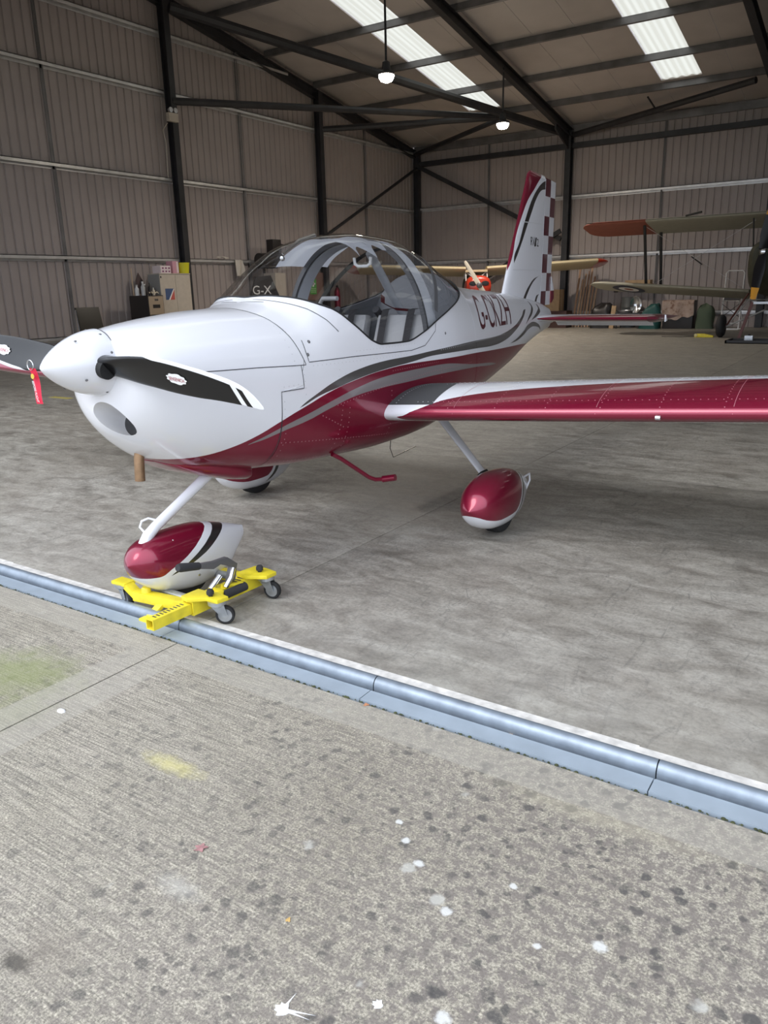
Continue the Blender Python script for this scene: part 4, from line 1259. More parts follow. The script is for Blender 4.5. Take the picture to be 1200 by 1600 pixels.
mb = MB(); mb.add([(fin_half(1.95, 5.37)+.0042, y, z) for y, z in ((5.352, 1.918), (5.384, 1.918), (5.412, 2.0), (5.384, 2.0))], [(0, 1, 2, 3)]); obj('fin_logo_slash', mb, M_black, fin, recalc=False)
for z0_ in (1.70, 2.13):
    mb = MB(); mb.grid([[(fin_half(zz_, y)+.0018, y, zz_) for y in np.linspace(le_f(z0_)+.06, 5.57, 14)] for zz_ in (z0_-.0035, z0_+.0035)]); obj('rivet_row', mb, M_rivet_w, fin, recalc=False)
# stabilator
def stab(sg):
    rows = []; SA, SCD, SZ = 5.20, .74, 1.245
    m_r = []
    ls = list(np.linspace(.03, 1.225, 22))
    xs1 = [.5-.5*math.cos(PI*k/22) for k in range(23)]
    for l in ls:
        r1 = [(sg*l, SA+x*SCD, SZ+tailfoil(x)*SCD*.95) for x in xs1[::-1]]
        r2_ = [(sg*l, SA+x*SCD, SZ-tailfoil(x)*SCD*.95) for x in xs1[1:]]
        rows.append(r1+r2_)
    mb = MB(); mb.grid(rows, flip=sg < 0); n = len(rows[0])
    for s_ in (0, len(rows)-1): mb.f.append(tuple(s_*n+k for k in range(n))); mb.m.append(0)
    return mb
m, N, L, b = nodes('stabilator_paint'); q = NB(m)
xyz = q.xyz(q.tex('Object')); ax_ = q.math('ABSOLUTE', xyz['X'])
edge = q.curve(q.math('DIVIDE', ax_, 1.5), [(0, .0), (.08, .0), (.14, .012), (.35, .10), (.6, .15), (1, .17)])
rd = q.math('MULTIPLY', q.math('LESS_THAN', q.math('SUBTRACT', xyz['Y'], 5.20), edge), q.math('GREATER_THAN', ax_, .14))
c = q.mix(rd, WHITE, RED); L.new(c, b.inputs['Base Color']); L.new(q.math('MULTIPLY', rd, .5), b.inputs['Metallic']); b.inputs['Roughness'].default_value = .28; b.inputs['Coat Weight'].default_value = .8; b.inputs['Coat Roughness'].default_value = .06
for sg in (1, -1):
    o = obj('stabilator', stab(sg), m, AC, smooth=40, label='port tailplane half' if sg > 0 else 'starboard tailplane half')
    mb = MB(); rows = []
    for k in range(9):
        t = k/8; l = 1.227+.105*t; kk = math.sqrt(max(0, 1-t*t))
        rows.append([(sg*l, 5.12+x*.78, 1.245+s_*tailfoil(x)*.80*kk) for x, s_ in [(.5-.5*math.cos(PI*j/12), 1) for j in range(13)]+[(.5-.5*math.cos(PI*j/12), -1) for j in range(11, 0, -1)]])
    mb.grid(rows, closed_v=True); mb.f.append(tuple(range(len(rows[0])))); mb.m.append(0); obj('balance_tip', mb, mat('dark_crimson_tip', (.10, .006, .02), .3, coat=.6), o, smooth=40)
    mb = MB(); mb.prism([(5.90, 1.246), (6.04, 1.150), (6.04, 1.144), (5.90, 1.236)], 1.0*sg, (sg*.05, 0, 0), (0, 1, 0), (0, 0, 1)); obj('servo_tab', mb, M_white, o)
    mb = MB(); mb.prism([(5.30, 1.215), (5.36, 1.225), (5.30, 1.275)], .012*sg, (sg*1.334, 0, 0), (0, 1, 0), (0, 0, 1)); obj('tip_fairing', mb, M_white, o)
mb = MB(); mb.tube([(0, 5.82, 1.21), (0, 5.95, 1.215), (0, 5.99, 1.22)], [.05, .045, .02], 16); obj('tail_fairing', mb, M_white, AC, smooth=50)

# ---- undercarriage
def pant(name, cx, nose, tail, zb, zt, hw, tailz, mats, mark, label=None, legx=None):
    """wheel fairing along y; mark(y fraction, z) handled by material"""
    rows = []; n = 28
    top, bot = (pchip([0, .03, .09, .2, .35, .54, .75, 1], [.66, .80, .92, .985, 1, .985, .87, .67]), pchip([0, .03, .08, .27, .5, .75, .9, 1], [.66, .5, .34, .09, 0, .03, .27, .48])) if 'nose' in name else (
        pchip([0, .05, .15, .35, .55, .75, 1], [.49, .70, .89, 1, .98, .85, .58]), pchip([0, .05, .12, .27, .45, .7, .9, 1], [.49, .30, .16, .04, 0, .03, .15, .27]))
    wid = pchip([0, .02, .07, .15, .3, .45, .65, .85, 1.0], [.0, .36, .66, .88, 1.0, 1.0, .80, .42, .10])
    us = [0, .006, .02, .045, .08, .13, .19, .26, .34, .42, .50, .58, .66, .74, .82, .89, .95, .985, 1.0]
    for u in us:
        y = nose+(tail-nose)*u
        a, b_ = zb+(zt-zb)*float(bot(u)), zb+(zt-zb)*float(top(u)); zc, h, w = (a+b_)/2, (b_-a)/2, hw*max(.001, float(wid(u)))
        h = max(h, .001)
        rows.append([(cx+w*math.copysign(abs(math.cos(t))**.85, math.cos(t)), y, zc+h*math.copysign(abs(math.sin(t))**.85, math.sin(t))) for t in [2*PI*k/n for k in range(n)]])
    mb = MB(); mb.grid(rows, closed_v=True); mb.f.append(tuple((len(rows)-1)*n+k for k in range(n))); mb.m.append(0)
    return obj(name, mb, mats, AC, smooth=50, label=label)
def pant_paint(name, nose, tail, zl, zt):
    # red upper nose, white lower and rear, black slash between; boundary is a line rising towards the tail
    L_ = tail-nose; f = lambda u, v: (nose+u*L_, zl+v*(zt-zl))
    if 'nose' in name:
        redlo = [(.03, .225), (.211, .214), (.339, .205), (.405, .231), (.512, .273), (.635, .335), (.732, .385), (.80, .44), (1.2, .7)]
        bhi = [(.03, .1), (.37, .17), (.405, .20), (.508, .236), (.63, .291), (.782, .367), (.85, .42), (1.2, .6)]
        blo = [(.03, .15), (.37, .19), (.405, .197), (.505, .217), (.625, .250), (.731, .286), (.881, .345), (.95, .39), (1.2, .5)]
    else:
        redlo = [f(-.1, .46), f(0, .42), f(.1, .32), f(.3, .25), f(.5, .27), f(.60, .45), f(.66, .75), f(.71, 1.1), f(1.1, 1.6)]
        bhi = [f(-.1, .0), f(.45, .0), f(.5, .12), f(.62, .36), f(.69, .68), f(.74, 1.05), f(1.1, 1.4)]
        blo = [f(-.1, .1), f(.45, .1), f(.5, .115), f(.65, .28), f(.74, .58), f(.80, 1.0), f(1.1, 1.3)]
    return banded_paint(name, WHITE, [(redlo, None, RED), (blo, bhi, (.02, .02, .02))], ('Y', 'Z'), nose-.2, tail+.2, zl-.3, zt+.6)
def tyre(cx, cy, cz, r, w, name='tyre'):
    prof = []
    for k in range(25):
        an = -PI/2+2*PI*k/24
        prof.append((r-w*.48+w*.48*math.copysign(abs(math.sin(an+PI/2))**.8, math.sin(an+PI/2))*0+ (w*.48)*math.cos(an+PI/2)*-1*-1*0+0, 0))
    prof = [(r*.42, -w*.34), (r*.62, -w*.46), (r*.84, -w*.50), (r*.95, -w*.42), (r, -w*.25), (r, -w*.20), (r*.975, -w*.18), (r*.975, -w*.13), (r*1.005, -w*.11), (r*1.005, -w*.03), (r*.975, -w*.015), (r*.975, w*.015), (r*1.005, w*.03), (r*1.005, w*.11), (r*.975, w*.13), (r*.975, w*.18), (r, w*.2), (r, w*.25), (r*.95, w*.42), (r*.84, w*.5), (r*.62, w*.46), (r*.42, w*.34)]
    mb = MB(); mb.lathe(prof, (cx, cy, cz), 'x', 40); obj(name, mb, M_tyre, AC, smooth=40)
    mb = MB(); mb.lathe([(0, -w*.3), (r*.43, -w*.3), (r*.43, w*.3), (0, w*.3)], (cx, cy, cz), 'x', 24); obj('wheel_hub', mb, M_alu, AC, smooth=40)
NX = .12
M_legpaint = mat('silver_leg_paint', (.70, .71, .74), .35)
pant('nose_wheel_fairing', NX, .235, 1.035, .045, .392, .132, .22, pant_paint('nose_fairing_paint', .235, 1.035, .045, .392), None, 'nose wheel fairing with black slash')
tyre(NX, .60, .160, .150, .10)
for sg in (1, -1):
    pant('main_wheel_fairing', sg*1.07, 2.02, 2.88, .05, .42, .138, .3, pant_paint('main_fairing_paint', 2.02, 2.88, .05, .42), None)
    tyre(sg*1.07, 2.43, .18, .18, .125)
    mb = MB(); rows = []
    for t in np.linspace(0, 1, 12):
        c_ = Vector((sg*(.50+(.985-.50)*t), 2.66-.16*t, .70-(.70-.30)*t)); w_ = .055-.014*t
        rows.append([c_+Vector((sg*.012*math.sin(k*PI/8)*.64, w_*math.cos(k*PI/8), .012*math.sin(k*PI/8)*.77)) for k in range(16)])
    mb.grid(rows, closed_v=True); mb.f.append(tuple(11*16+k for k in range(16))); mb.m.append(0)
    lg = obj('main_gear_leg', mb, M_legpaint, AC, smooth=50)
    mb = MB(); mb.tube([(sg*.905, 2.47, .375), (sg*.905, 2.57, .375)], .018, 8); 
    t = .86; c_ = Vector((sg*(.50+.485*t), 2.66-.16*t, .70-.40*t)); mb = MB()
    mb.bar(c_-Vector((sg*.008, 0, -.008)), c_+Vector((sg*.008, 0, -.008)), .098, .034, (sg*.64, 0, .77)); obj('leg_clamp', mb, M_rubber, lg, bevel=.004)
    mb = MB(); mb.tube([(sg*1.085, 2.80, .285), (sg*1.10, 2.875, .30), (sg*1.10, 2.885, .25), (sg*1.09, 2.84, .19)], .007, 8); obj('tie_down_bracket', mb, M_white, AC, smooth=50)
# nose leg, its boot and the tow ring
mb = MB()
pts = [(.10, .93, .66), (.105, .82, .607), (.115, .62, .517), (NX, .43, .428), (NX, .375, .392), (NX, .345, .350), (NX, .335, .30)]
mb.tube(pts, [.030, .029, .027, .027, .029, .031, .032], 20); obj('nose_gear_leg', mb, M_white, AC, smooth=60)
mb = MB(); mb.lathe([(.0, .0), (.075, .0), (.062, .03), (.045, .06)], (.10, .87, .565), 'z', 20); 
mb = MB(); mb.tube([(NX-.01, .45, .455), (NX-.03, .415, .472), (NX-.045, .385, .462), (NX-.045, .37, .435), (NX-.02, .375, .41)], .006, 8); obj('tow_ring', mb, M_white, AC, smooth=60)
mb = MB()
for y, z in ((.46, .36), (.52, .345)):
    dome(mb, Vector((NX+.085, y, z)), Vector((1, -.2, .7)), .006, .005)
dome(mb, Vector((NX+.124, .60, .175)), Vector((1, 0, .1)), .008, .004); dome(mb, Vector((NX+.118, .66, .19)), Vector((1, .1, .1)), .006, .003); dome(mb, Vector((NX+.122, .58, .145)), Vector((1, 0, .1)), .010, .004)
obj('fairing_screws', mb, M_chrome, AC, recalc=False, kind='stuff')
# boarding steps and belly aerial
for sg in (1, -1):
    mb = MB(); mb.tube([(sg*.44, 1.50, .63), (sg*.455, 1.56, .595), (sg*.50, 1.78, .440), (sg*.515, 1.83, .415), (sg*.545, 1.905, .405)], .0135, 12)
    st = obj('boarding_step', mb, M_red, AC, smooth=50)
    mb = MB(); mb.tube([(sg*.535, 1.885, .408), (sg*.62, 1.90, .425)], .021, 12); obj('step_pad', mb, M_red, st, smooth=50)
mb = MB(); mb.tube([(.05, 2.75, .60), (.05, 2.72, .41), (.05, 2.76, .335), (.05, 3.10, .36)], .0035, 6); obj('belly_aerial', mb, M_black, AC, smooth=50)

# ---- cabin furniture
def seat(x0):
    mb = MB()
    P = []
    for i, (y, z) in enumerate(((1.93, .80), (1.95, .885), (2.0, .915), (2.2, .90), (2.42, .88), (2.46, .84))):
        P.append([(x0+dx, y, z-.02*abs(dx/.2)**3*0) for dx in (-.20, -.18, 0, .18, .20)])
    mb.box((x0-.20, 1.95, .70), (x0+.20, 2.45, .89)); s_ = obj('seat', mb, M_seat, AC, bevel=.03)
    mb = MB(); mb.add([(x0-.205, 2.40, .86), (x0+.205, 2.40, .86), (x0+.205, 2.50, .83), (x0-.205, 2.50, .83), (x0-.195, 2.60, 1.385), (x0+.195, 2.60, 1.385), (x0+.195, 2.68, 1.375), (x0-.195, 2.68, 1.375)],
                      [(0, 3, 2, 1), (4, 5, 6, 7), (0, 1, 5, 4), (1, 2, 6, 5), (2, 3, 7, 6), (3, 0, 4, 7)])
    obj('seat_back', mb, M_seat, s_, bevel=.025)
    mb = MB(); mb.add([(x0-.11, 2.452, 1.00), (x0+.11, 2.452, 1.00), (x0+.11, 2.556, 1.30), (x0-.11, 2.556, 1.30)], [(0, 1, 2, 3)]) 
    for dx in (-.12, .09):
        mb = MB(); q_ = [(2.66, 1.41), (2.60, 1.405), (2.575, 1.36), (2.44, 1.0), (2.38, .915), (2.2, .91)]
        mb.grid([[(x0+dx-.028, y-.012, z+.012) for y, z in q_], [(x0+dx+.028, y-.012, z+.012) for y, z in q_]])
        obj('shoulder_belt', mb, M_belt, s_, recalc=False)
    return s_
seat(.245); seat(-.245)
mb = MB(); mb.grid([[(.30, 2.62, 1.42), (.18, 2.60, 1.43), (.05, 2.64, 1.47), (-.02, 2.75, 1.52)], [(.30, 2.66, 1.40), (.18, 2.64, 1.41), (.05, 2.69, 1.45), (-.02, 2.80, 1.50)]]); obj('slack_belt', mb, M_belt_red, AC, recalc=False)
# roll bar: broad pale hoop that leans a little from side to side
def hoop(da, w, inset, mt, name, sw=0):
    rows = []
    for k in range(61):
        t = PI*k/60
        sgx = math.cos(t); a = 2.47+da+.10*sgx
        th = min(PI/2-1e-3, .22+ (PI/2-.22)*(1-abs(1-2*k/60)))
        sg = 1 if sgx >= 0 else -1
        ins = inset
        rows.append([SK(a-w/2, th, sg, -ins), SK(a+w/2, th, sg, -ins), SK(a+w/2, th, sg, -ins-.03), SK(a-w/2, th, sg, -ins-.03)])
    mb = MB(); mb.grid(rows, closed_v=True); return obj(name, mb, mt, AC, smooth=40)
hoop(0, .115, .022, M_int_light, 'roll_bar')
hoop(-.075, .022, .02, M_sealgrey, 'canopy_bow')
mb = MB(); mb.tube([(-.02, 2.62, 1.80), (-.02, 2.85, 1.56), (-.02, 3.2, 1.20)], .03, 10); obj('roll_bar_brace', mb, M_int_light, AC, smooth=50)
for x in (-.32, .02):
    mb = MB(); mb.tube([(x, 2.62, 1.42), (x-.02, 3.22, .98)], .028, 10); obj('bulkhead_strut', mb, M_seat_dark, AC, smooth=50)
# sunshade cloth under the roof glass, ragged front and rear edges
rows = []
rag = [.10, .04, .02, .07, .13, .06, .03, .09, .10, .02, .0, .05, .01, .04, .02]
for i in range(57):
    v = i/56; y = 2.02+.56*v; q0 = v*13; k0 = min(12, int(q0)); e = rag[k0]+(rag[k0+1]-rag[k0])*(q0-k0)
    zt_, zb_, hw_, zm_, nu_, nl_ = [float(f_) for f_ in section(y)]; row = []
    for k in range(25):
        t = k/24; x = -.36+(.58-.05*v+1.0*e)*t
        zz_ = zm_+(zt_-zm_)*(1-(abs(x)/hw_)**nu_)**(1/nu_)
        row.append((x, y, zz_-.020-.012*math.sin(7*t+3*v)**2))
    rows.append(row)
mb = MB(); mb.grid(rows); obj('sunshade', mb, M_shade, AC, smooth=60, recalc=False)
mb = MB(); mb.tube([(.075, 2.30, 1.755), (.08, 2.30, 1.715), (.105, 2.30, 1.700), (.175, 2.30, 1.700), (.20, 2.30, 1.715), (.205, 2.30, 1.755)], .010, 10); obj('canopy_handle', mb, M_tag_white, AC, smooth=60)
mb = MB(); mb.tube([(-.04, 1.72, 1.770), (-.02, 1.86, 1.852), (-.01, 2.0, 1.885)], [.006, .011, .013], 10); mb.lathe([(.0, -.016), (.012, -.012), (.016, 0), (.012, .012), (0, .016)], (-.04, 1.715, 1.745), 'z', 12); obj('air_probe', mb, M_chrome, AC, smooth=50)
mb = MB(); mb.box((-.33, 1.72, 1.40), (-.12, 1.735, 1.50)); 
mb = MB(); mb.tube([(.25, 1.86, .90), (.25, 1.88, 1.12), (.25, 1.87, 1.2)], .013, 8); obj('control_stick', mb, M_black, AC, smooth=50)
mb = MB(); mb.tube([(-.28, 2.42, 1.32), (-.30, 2.40, 1.47), (-.26, 2.38, 1.50), (-.12, 2.36, 1.50)], .016, 8); obj('headset_hook', mb, M_seat, AC, smooth=50)

# ---- red warning streamer hanging from the tip of the far blade
tipz = HUB-.02
sl = tag(thing('warning_streamer', (XS-.07, Y0-.0, 1.24)), 'narrow red cloth streamer hanging on a wire loop by the spinner', 'streamer')
mb = MB(); mb.tube([(.022*math.cos(2*PI*k/20), .0, .026+.022*math.sin(2*PI*k/20)) for k in range(20)], .0022, 6, closed=True); obj('wire_loop', mb, M_chrome, sl, smooth=60)
mb = MB()
rows = []
for i in range(13):
    t = i/12; rows.append([Vector((.018*s_+.012+.030*t, .006*math.sin(5*t)+.004*s_, .012-.155*t)) for s_ in (-1, 1)])
mb.grid(rows); cl = obj('cloth_ribbon', mb, M_tag_red, sl, recalc=False, smooth=60)
A_ = Vector((-.07, 0, 0))
vs3, fs3, _ = text_geo('BEFORE FLIGHT')
mb = MB(); mb.add([Vector((.012+.030*(.35+.6*x)+(y-.5)*.016, -.012, .012-.155*(.35+.6*x))) for x, y in vs3], fs3); obj('streamer_print', mb, M_tag_white, sl, recalc=False)
mb = MB(); mb.lathe([(.012, 0), (.012, .002)], (.020, -.010, -.022), 'y', 14); obj('streamer_badge', mb, M_tag_gold, sl, recalc=False)

# ------------------------------------------------------------------ yellow wheel dolly under the nose wheel
DX, DY = XS+.42, Y0+.5
DL = thing('wheel_dolly', (DX, DY, 0), 'yellow wheel dolly on castors clamped round the nose wheel', 'dolly')
class MD(MB):
    def __init__(s): MB.__init__(s, (.42, .5, 0))
mb = MD()
def sqtube(mb, p, q_, w, t):
    p, q_ = Vector(p), Vector(q_); d = (q_-p).normalized(); sd = d.cross(Vector((0, 0, 1))).normalized(); un = sd.cross(d)
    ring = lambda c, w_: [c-sd*w_/2-un*w_/2, c+sd*w_/2-un*w_/2, c+sd*w_/2+un*w_/2, c-sd*w_/2+un*w_/2]
    mb.grid([ring(p+d*.10, w-2*t), ring(p, w-2*t), ring(p, w), ring(q_, w), ring(q_, w-2*t), ring(q_-d*.1, w-2*t)], closed_v=True)
sqtube(mb, (.405, .105, .083), (.415, .60, .083), .052, .005); obj('inner_beam', mb, M_yellow, DL)
mb = MD(); sqtube(mb, (.413, .335, .084), (.425, .82, .084), .070, .006); obj('outer_sleeve', mb, M_yellow, DL)
mb = MD()
for k in range(9):
    y = .135+.021*k; mb.box((.388, y, .1092), (.388+.026, y+.008, .1098))
obj('ratchet_slots', mb, M_gap, DL, kind='stuff')
mb = MD()
for k in range(5):
    y = .585+.026*k; mb.add([(.400, y, .1203), (.445, y+.004, .1203), (.445, y+.014, .1203), (.400, y+.010, .1203)], [(0, 1, 2, 3)])
obj('sleeve_slots', mb, M_gap, DL, recalc=False, kind='stuff')
def plate(name, poly, z, h):
    mb = MD(); mb.prism(poly, h, (0, 0, z)); return obj(name, mb, M_yellow, DL, bevel=.004)
plate('castor_plate', [(.375, .33), (.43, .315), (.50, .375), (.575, .375), (.585, .44), (.50, .455), (.43, .44), (.38, .44)], .122, .02)
plate('castor_plate', [(.385, .70), (.45, .69), (.475, .70), (.56, .745), (.56, .82), (.48, .835), (.40, .83)], .122, .02)
mb = MD(); mb.bar((.42, .375, .075), (.03, .335, .075), .055, .05); mb.bar((.045, .337, .07), (-.02, .33, .12), .055, .03); obj('front_arm', mb, M_yellow, DL, bevel=.004)
mb = MD(); mb.box((-.115, .30, .118), (-.01, .37, .136)); obj('castor_plate', mb, M_yellow, DL, bevel=.004)
mb = MD(); mb.bar((.42, .785, .075), (-.02, .785, .075), .055, .05); mb.box((-.10, .75, .118), (.0, .82, .136)); mb.bar((.01, .785, .08), (-.03, .785, .125), .055, .03); obj('rear_arm', mb, M_yellow, DL, bevel=.004)
mb = MD(); mb.bar((.215, .353, .07), (.205, .265, .012), .045, .02); mb.box((.17, .225, .0), (.235, .285, .016)); obj('floor_foot', mb, M_yellow, DL, bevel=.003)
mb = MD(); mb.tube([(.36, .40, .095), (.0, .43, .085)], .020, 12); mb.tube([(.36, .745, .095), (.0, .735, .085)], .020, 12); obj('tyre_roller', mb, M_zinc, DL, smooth=40, kind='stuff')
for x, y in ((.37, .372), (.10, .345)):
    mb = MD(); mb.lathe([(.024, 0), (.024, .05), (.018, .058)], (x, y, .07), 'z', 14); obj('pivot_boss', mb, M_yellow, DL, smooth=40)
mb = MD(); mb.tube([(.475, .515, .098), (.480, .665, .098)], .023, 14); obj('foot_pedal', mb, M_grip, DL, smooth=40)
mb = MD(); mb.bar((.42, .55, .12), (.475, .66, .105), .018, .03); mb.bar((.42, .50, .12), (.475, .515, .105), .018, .03); obj('pedal_bracket', mb, M_yellow, DL)
mb = MD(); mb.add([(.412, .59, .13), (.412, .62, .21), (.412, .55, .245), (.412, .50, .235), (.412, .41, .265), (.412, .40, .292), (.412, .51, .272), (.412, .60, .268), (.412, .665, .215), (.412, .64, .13)]+[(.438, .59, .13), (.438, .62, .21), (.438, .55, .245), (.438, .50, .235), (.438, .41, .265), (.438, .40, .292), (.438, .51, .272), (.438, .60, .268), (.438, .665, .215), (.438, .64, .13)],
    [tuple(range(10)), tuple(range(19, 9, -1))]+[(i, (i+1) % 10, (i+1) % 10+10, i+10) for i in range(10)]); hl_ = obj('ratchet_lever', mb, M_lever, DL, bevel=.003)
mb = MD(); mb.tube([(.425, .415, .277), (.425, .30, .305), (.425, .285, .309)], [.019, .022, .017], 14); obj('lever_grip', mb, M_grip, hl_, smooth=40)
mb = MD(); mb.tube([(.445, .56, .12), (.45, .60, .16), (.44, .63, .20)], .013, 10); mb.tube([(.40, .50, .12), (.402, .57, .17)], .016, 10); obj('pawl_spring', mb, M_chrome, DL, smooth=40)
def castor(x, y, ang):
    c, s_ = math.cos(ang), math.sin(ang); t = Vector((c, s_, 0)); n_ = Vector((-s_, c, 0))
    mb = MD(); mb.lathe([(.045, .104), (.045, .122), (.030, .122)], (x, y, 0), 'z', 20); mb.lathe([(.030, .092), (.04, .104)], (x, y, 0), 'z', 20)
    w_ = Vector((x, y, 0))+t*.036
    for sgn in (-1, 1):
        o_ = n_*(.021*sgn)
        P = [Vector((x, y, .104))-t*.032, Vector((x, y, .104))+t*.036, w_+Vector((0, 0, .047))+t*.016, w_+Vector((0, 0, .040))-t*.014]
        mb.add([p+o_-n_*.0015 for p in P]+[p+o_+n_*.0015 for p in P], [(0, 1, 2, 3), (7, 6, 5, 4), (0, 4, 5, 1), (1, 5, 6, 2), (2, 6, 7, 3), (3, 7, 4, 0)])
    cf = obj('castor_fork', mb, M_zinc, DL)
    R = .047
    rows = []
    for r, o_ in ((.034, -.013), (R*.93, -.014), (R, -.009), (R, .009), (R*.93, .014), (.034, .013)):
        rows.append([w_+Vector((0, 0, R))+n_*o_+(t*math.cos(2*PI*k/28)+Vector((0, 0, 1))*math.sin(2*PI*k/28))*r for k in range(28)])
    mb = MD(); mb.grid(rows, closed_v=True); obj('castor_wheel', mb, M_rubber, cf, smooth=40)
    rows = []
    for r, o_ in ((.0, -.013), (.012, -.016), (.026, -.0105), (.035, -.012), (.035, .012), (.026, .0105), (.012, .016), (.0, .013)):
        rows.append([w_+Vector((0, 0, R))+n_*o_+(t*math.cos(2*PI*k/20)+Vector((0, 0, 1))*math.sin(2*PI*k/20))*r for k in range(20)])
    mb = MD(); mb.grid(rows, closed_v=True); obj('castor_hub', mb, M_zinc, cf, smooth=40)
castor(.535, .41, math.radians(35)); castor(.515, .785, math.radians(12)); castor(-.065, .335, math.radians(-15)); castor(-.05, .785, math.radians(160))
mb = MD()
for x, y in ((.535, .41), (.515, .785)):
    mb.lathe([(.010, .14), (.012, .148), (.018, .152), (.019, .165), (.014, .176), (0, .178)], (x-.03, y-.01, 0), 'z', 14)
obj('stop_knob', mb, M_grip, DL, smooth=40, kind='stuff')

# ------------------------------------------------------------------ litter on the apron
def leaf(x, y, z, size, colr, rot, label, lobes=5, name='fallen_leaf'):
    t = MB(); pts = []
    n = lobes*4
    for k in range(n):
        an = 2*PI*k/n; r = 1 if k % 4 == 0 else (.72 if k % 2 else .50)
        pts.append((r*math.cos(an)*(1+.15*math.sin(k*1.7)), r*math.sin(an)*.85))
    v = [(0, 0, .12*size)]+[(px*size, py*size, .10*size*(1+math.sin(3*px+2*py))) for px, py in pts]
    v2 = [(a, b_, c_-.0012) for a, b_, c_ in v]
    f = [(0, 1+k, 1+(k+1) % n) for k in range(n)]; f2 = [(n+1, n+2+(k+1) % n, n+2+k) for k in range(n)]
    t.add(v+v2, f+f2+[(1+k, n+2+k, n+2+(k+1) % n, 1+(k+1) % n) for k in range(n)])
    o = obj(name, t, mat('leaf_colour', colr, .8, var=.25, vscale=60), recalc=False, smooth=60)
    o.location = (x, y, z); o.rotation_euler = (0, 0, rot)
    return tag(o, label, 'leaf', 'fallen leaves')
leaf(-1.51, 1.26, .001, .022, (.33, .17, .17), .6, 'dusky pink lobed leaf lying on the concrete apron')
leaf(-1.555, 2.172, .001, .014, (.45, .20, .10), .2, 'small rust-orange leaf at the edge of the door rail', 3)
leaf(-1.00, 2.276, -.011, .022, (.48, .33, .22), 1.2, 'pale brown curled leaf lying in the rail groove', 4)
leaf(-1.12, 1.19, .001, .009, (.55, .36, .13), 1.8, 'tiny ochre leaf scrap on the apron below the pink leaf', 3)
mb = MB(); mb.lathe([(.020, 0), (.018, .004), (.010, .007), (0, .008)], (0, 0, 0), n=9, sc=(1.1, .7, 1))
o = tag(obj('pebble', mb, mat('pale_stone', (.72, .72, .70), .7), smooth=60), 'pale flat pebble lying beside the apron joint', 'pebble'); o.location = (-2.55, 1.52, .0)
M_drop = mat('white_dropping', (.85, .87, .90), .7)
for loc, rr_, lb, streaks in (((-.965, .985), .016, 'white bird dropping splashed with two long streaks', [(.075, .028), (.07, .012), (.0, .05)]), ((-.79, 1.11), .011, 'small round white bird dropping without streaks', [])):
    mb = MB()
    pts = [((1+.25*math.sin(3*k)+.15*math.cos(5*k))*rr_*math.cos(2*PI*k/18), (1+.25*math.sin(2*k))*rr_*math.sin(2*PI*k/18)) for k in range(18)]
    mb.prism(pts, .0015, (0, 0, .0003))
    for dx, dy in streaks:
        d = Vector((dx, dy, 0)); s_ = Vector((-dy, dx, 0)).normalized()*.004
        mb.add([s_+Vector((0, 0, .001)), -s_+Vector((0, 0, .001)), d+Vector((0, 0, .0012))], [(0, 1, 2)])
    o = tag(obj('bird_dropping', mb, M_drop, recalc=False), lb, 'dropping'); o.location = (*loc, 0)

# ------------------------------------------------------------------ store corner on the left wall
M_beige = mat('beige_enamel', (.52, .46, .39), .45, var=.05)
M_greyside = mat('grey_enamel', (.30, .30, .29), .5)
M_blackcab = mat('black_enamel', (.02, .017, .017), .4)
M_cardbrown = mat('cardboard', (.42, .29, .17), .8, var=.12)
M_pink = mat('pink_carton', (.62, .32, .40), .6)
M_pinkw = mat('pink_white_carton', (.80, .70, .72), .6)
M_bucket = mat('yellow_plastic', (.66, .62, .02), .45)
cb = thing('steel_cupboard', (-17.43, 15.55, 0), 'tall beige two-door steel cupboard with a blue and red poster', 'cupboard')
mb = MB(); mb.box((-.24, -.55, .05), (.22, .55, 2.10)); obj('carcass', mb, M_greyside, cb, bevel=.01)
mb = MB(); mb.box((-.26, -.565, 2.10), (.25, .565, 2.125)); obj('top_panel', mb, M_beige, cb)
mb = MB(); mb.box((-.23, -.54, 0), (.2, .54, .05)); obj('plinth', mb, M_blackcab, cb)
for y0_, y1_ in ((-.55, -.004), (.004, .55)):
    mb = MB(); mb.box((.222, y0_, .06), (.245, y1_, 2.09)); dr = obj('door', mb, M_beige, cb, bevel=.005)
    if y0_ < -.1:
        mb = MB(); mb.box((.245, -.53, 2.0), (.262, -.505, 2.05)); obj('lock', mb, M_blackcab, dr)
mb = MB(); mb.box((.246, -.40, 1.42), (.248, -.08, 1.72)); po = obj('poster', mb, mat('poster_blue', (.06, .10, .22), .5), cb)
mb = MB(); mb.add([(.2488, -.26, 1.42), (.2488, -.08, 1.42), (.2488, -.08, 1.70)], [(0, 1, 2)]); obj('poster_red_half', mb, mat('poster_red', (.55, .11, .09), .5), po, recalc=False)
mb = MB(); mb.add([(.2492, -.30, 1.42), (.2492, -.25, 1.42), (.2492, -.08, 1.70), (.2492, -.10, 1.72)], [(0, 1, 2, 3)]); obj('poster_white_slash', mb, M_tag_white, po, recalc=False)
fcb = thing('filing_cabinet', (-17.28, 14.55, 0), 'black filing cabinet with brown drawer fronts beside the beige cupboard', 'cabinet')
mb = MB(); mb.box((-.37, -.27, 0), (.36, .27, 1.55)); obj('carcass', mb, M_blackcab, fcb, bevel=.008)
M_drawer = mat('fawn_enamel', (.36, .28, .20), .45)
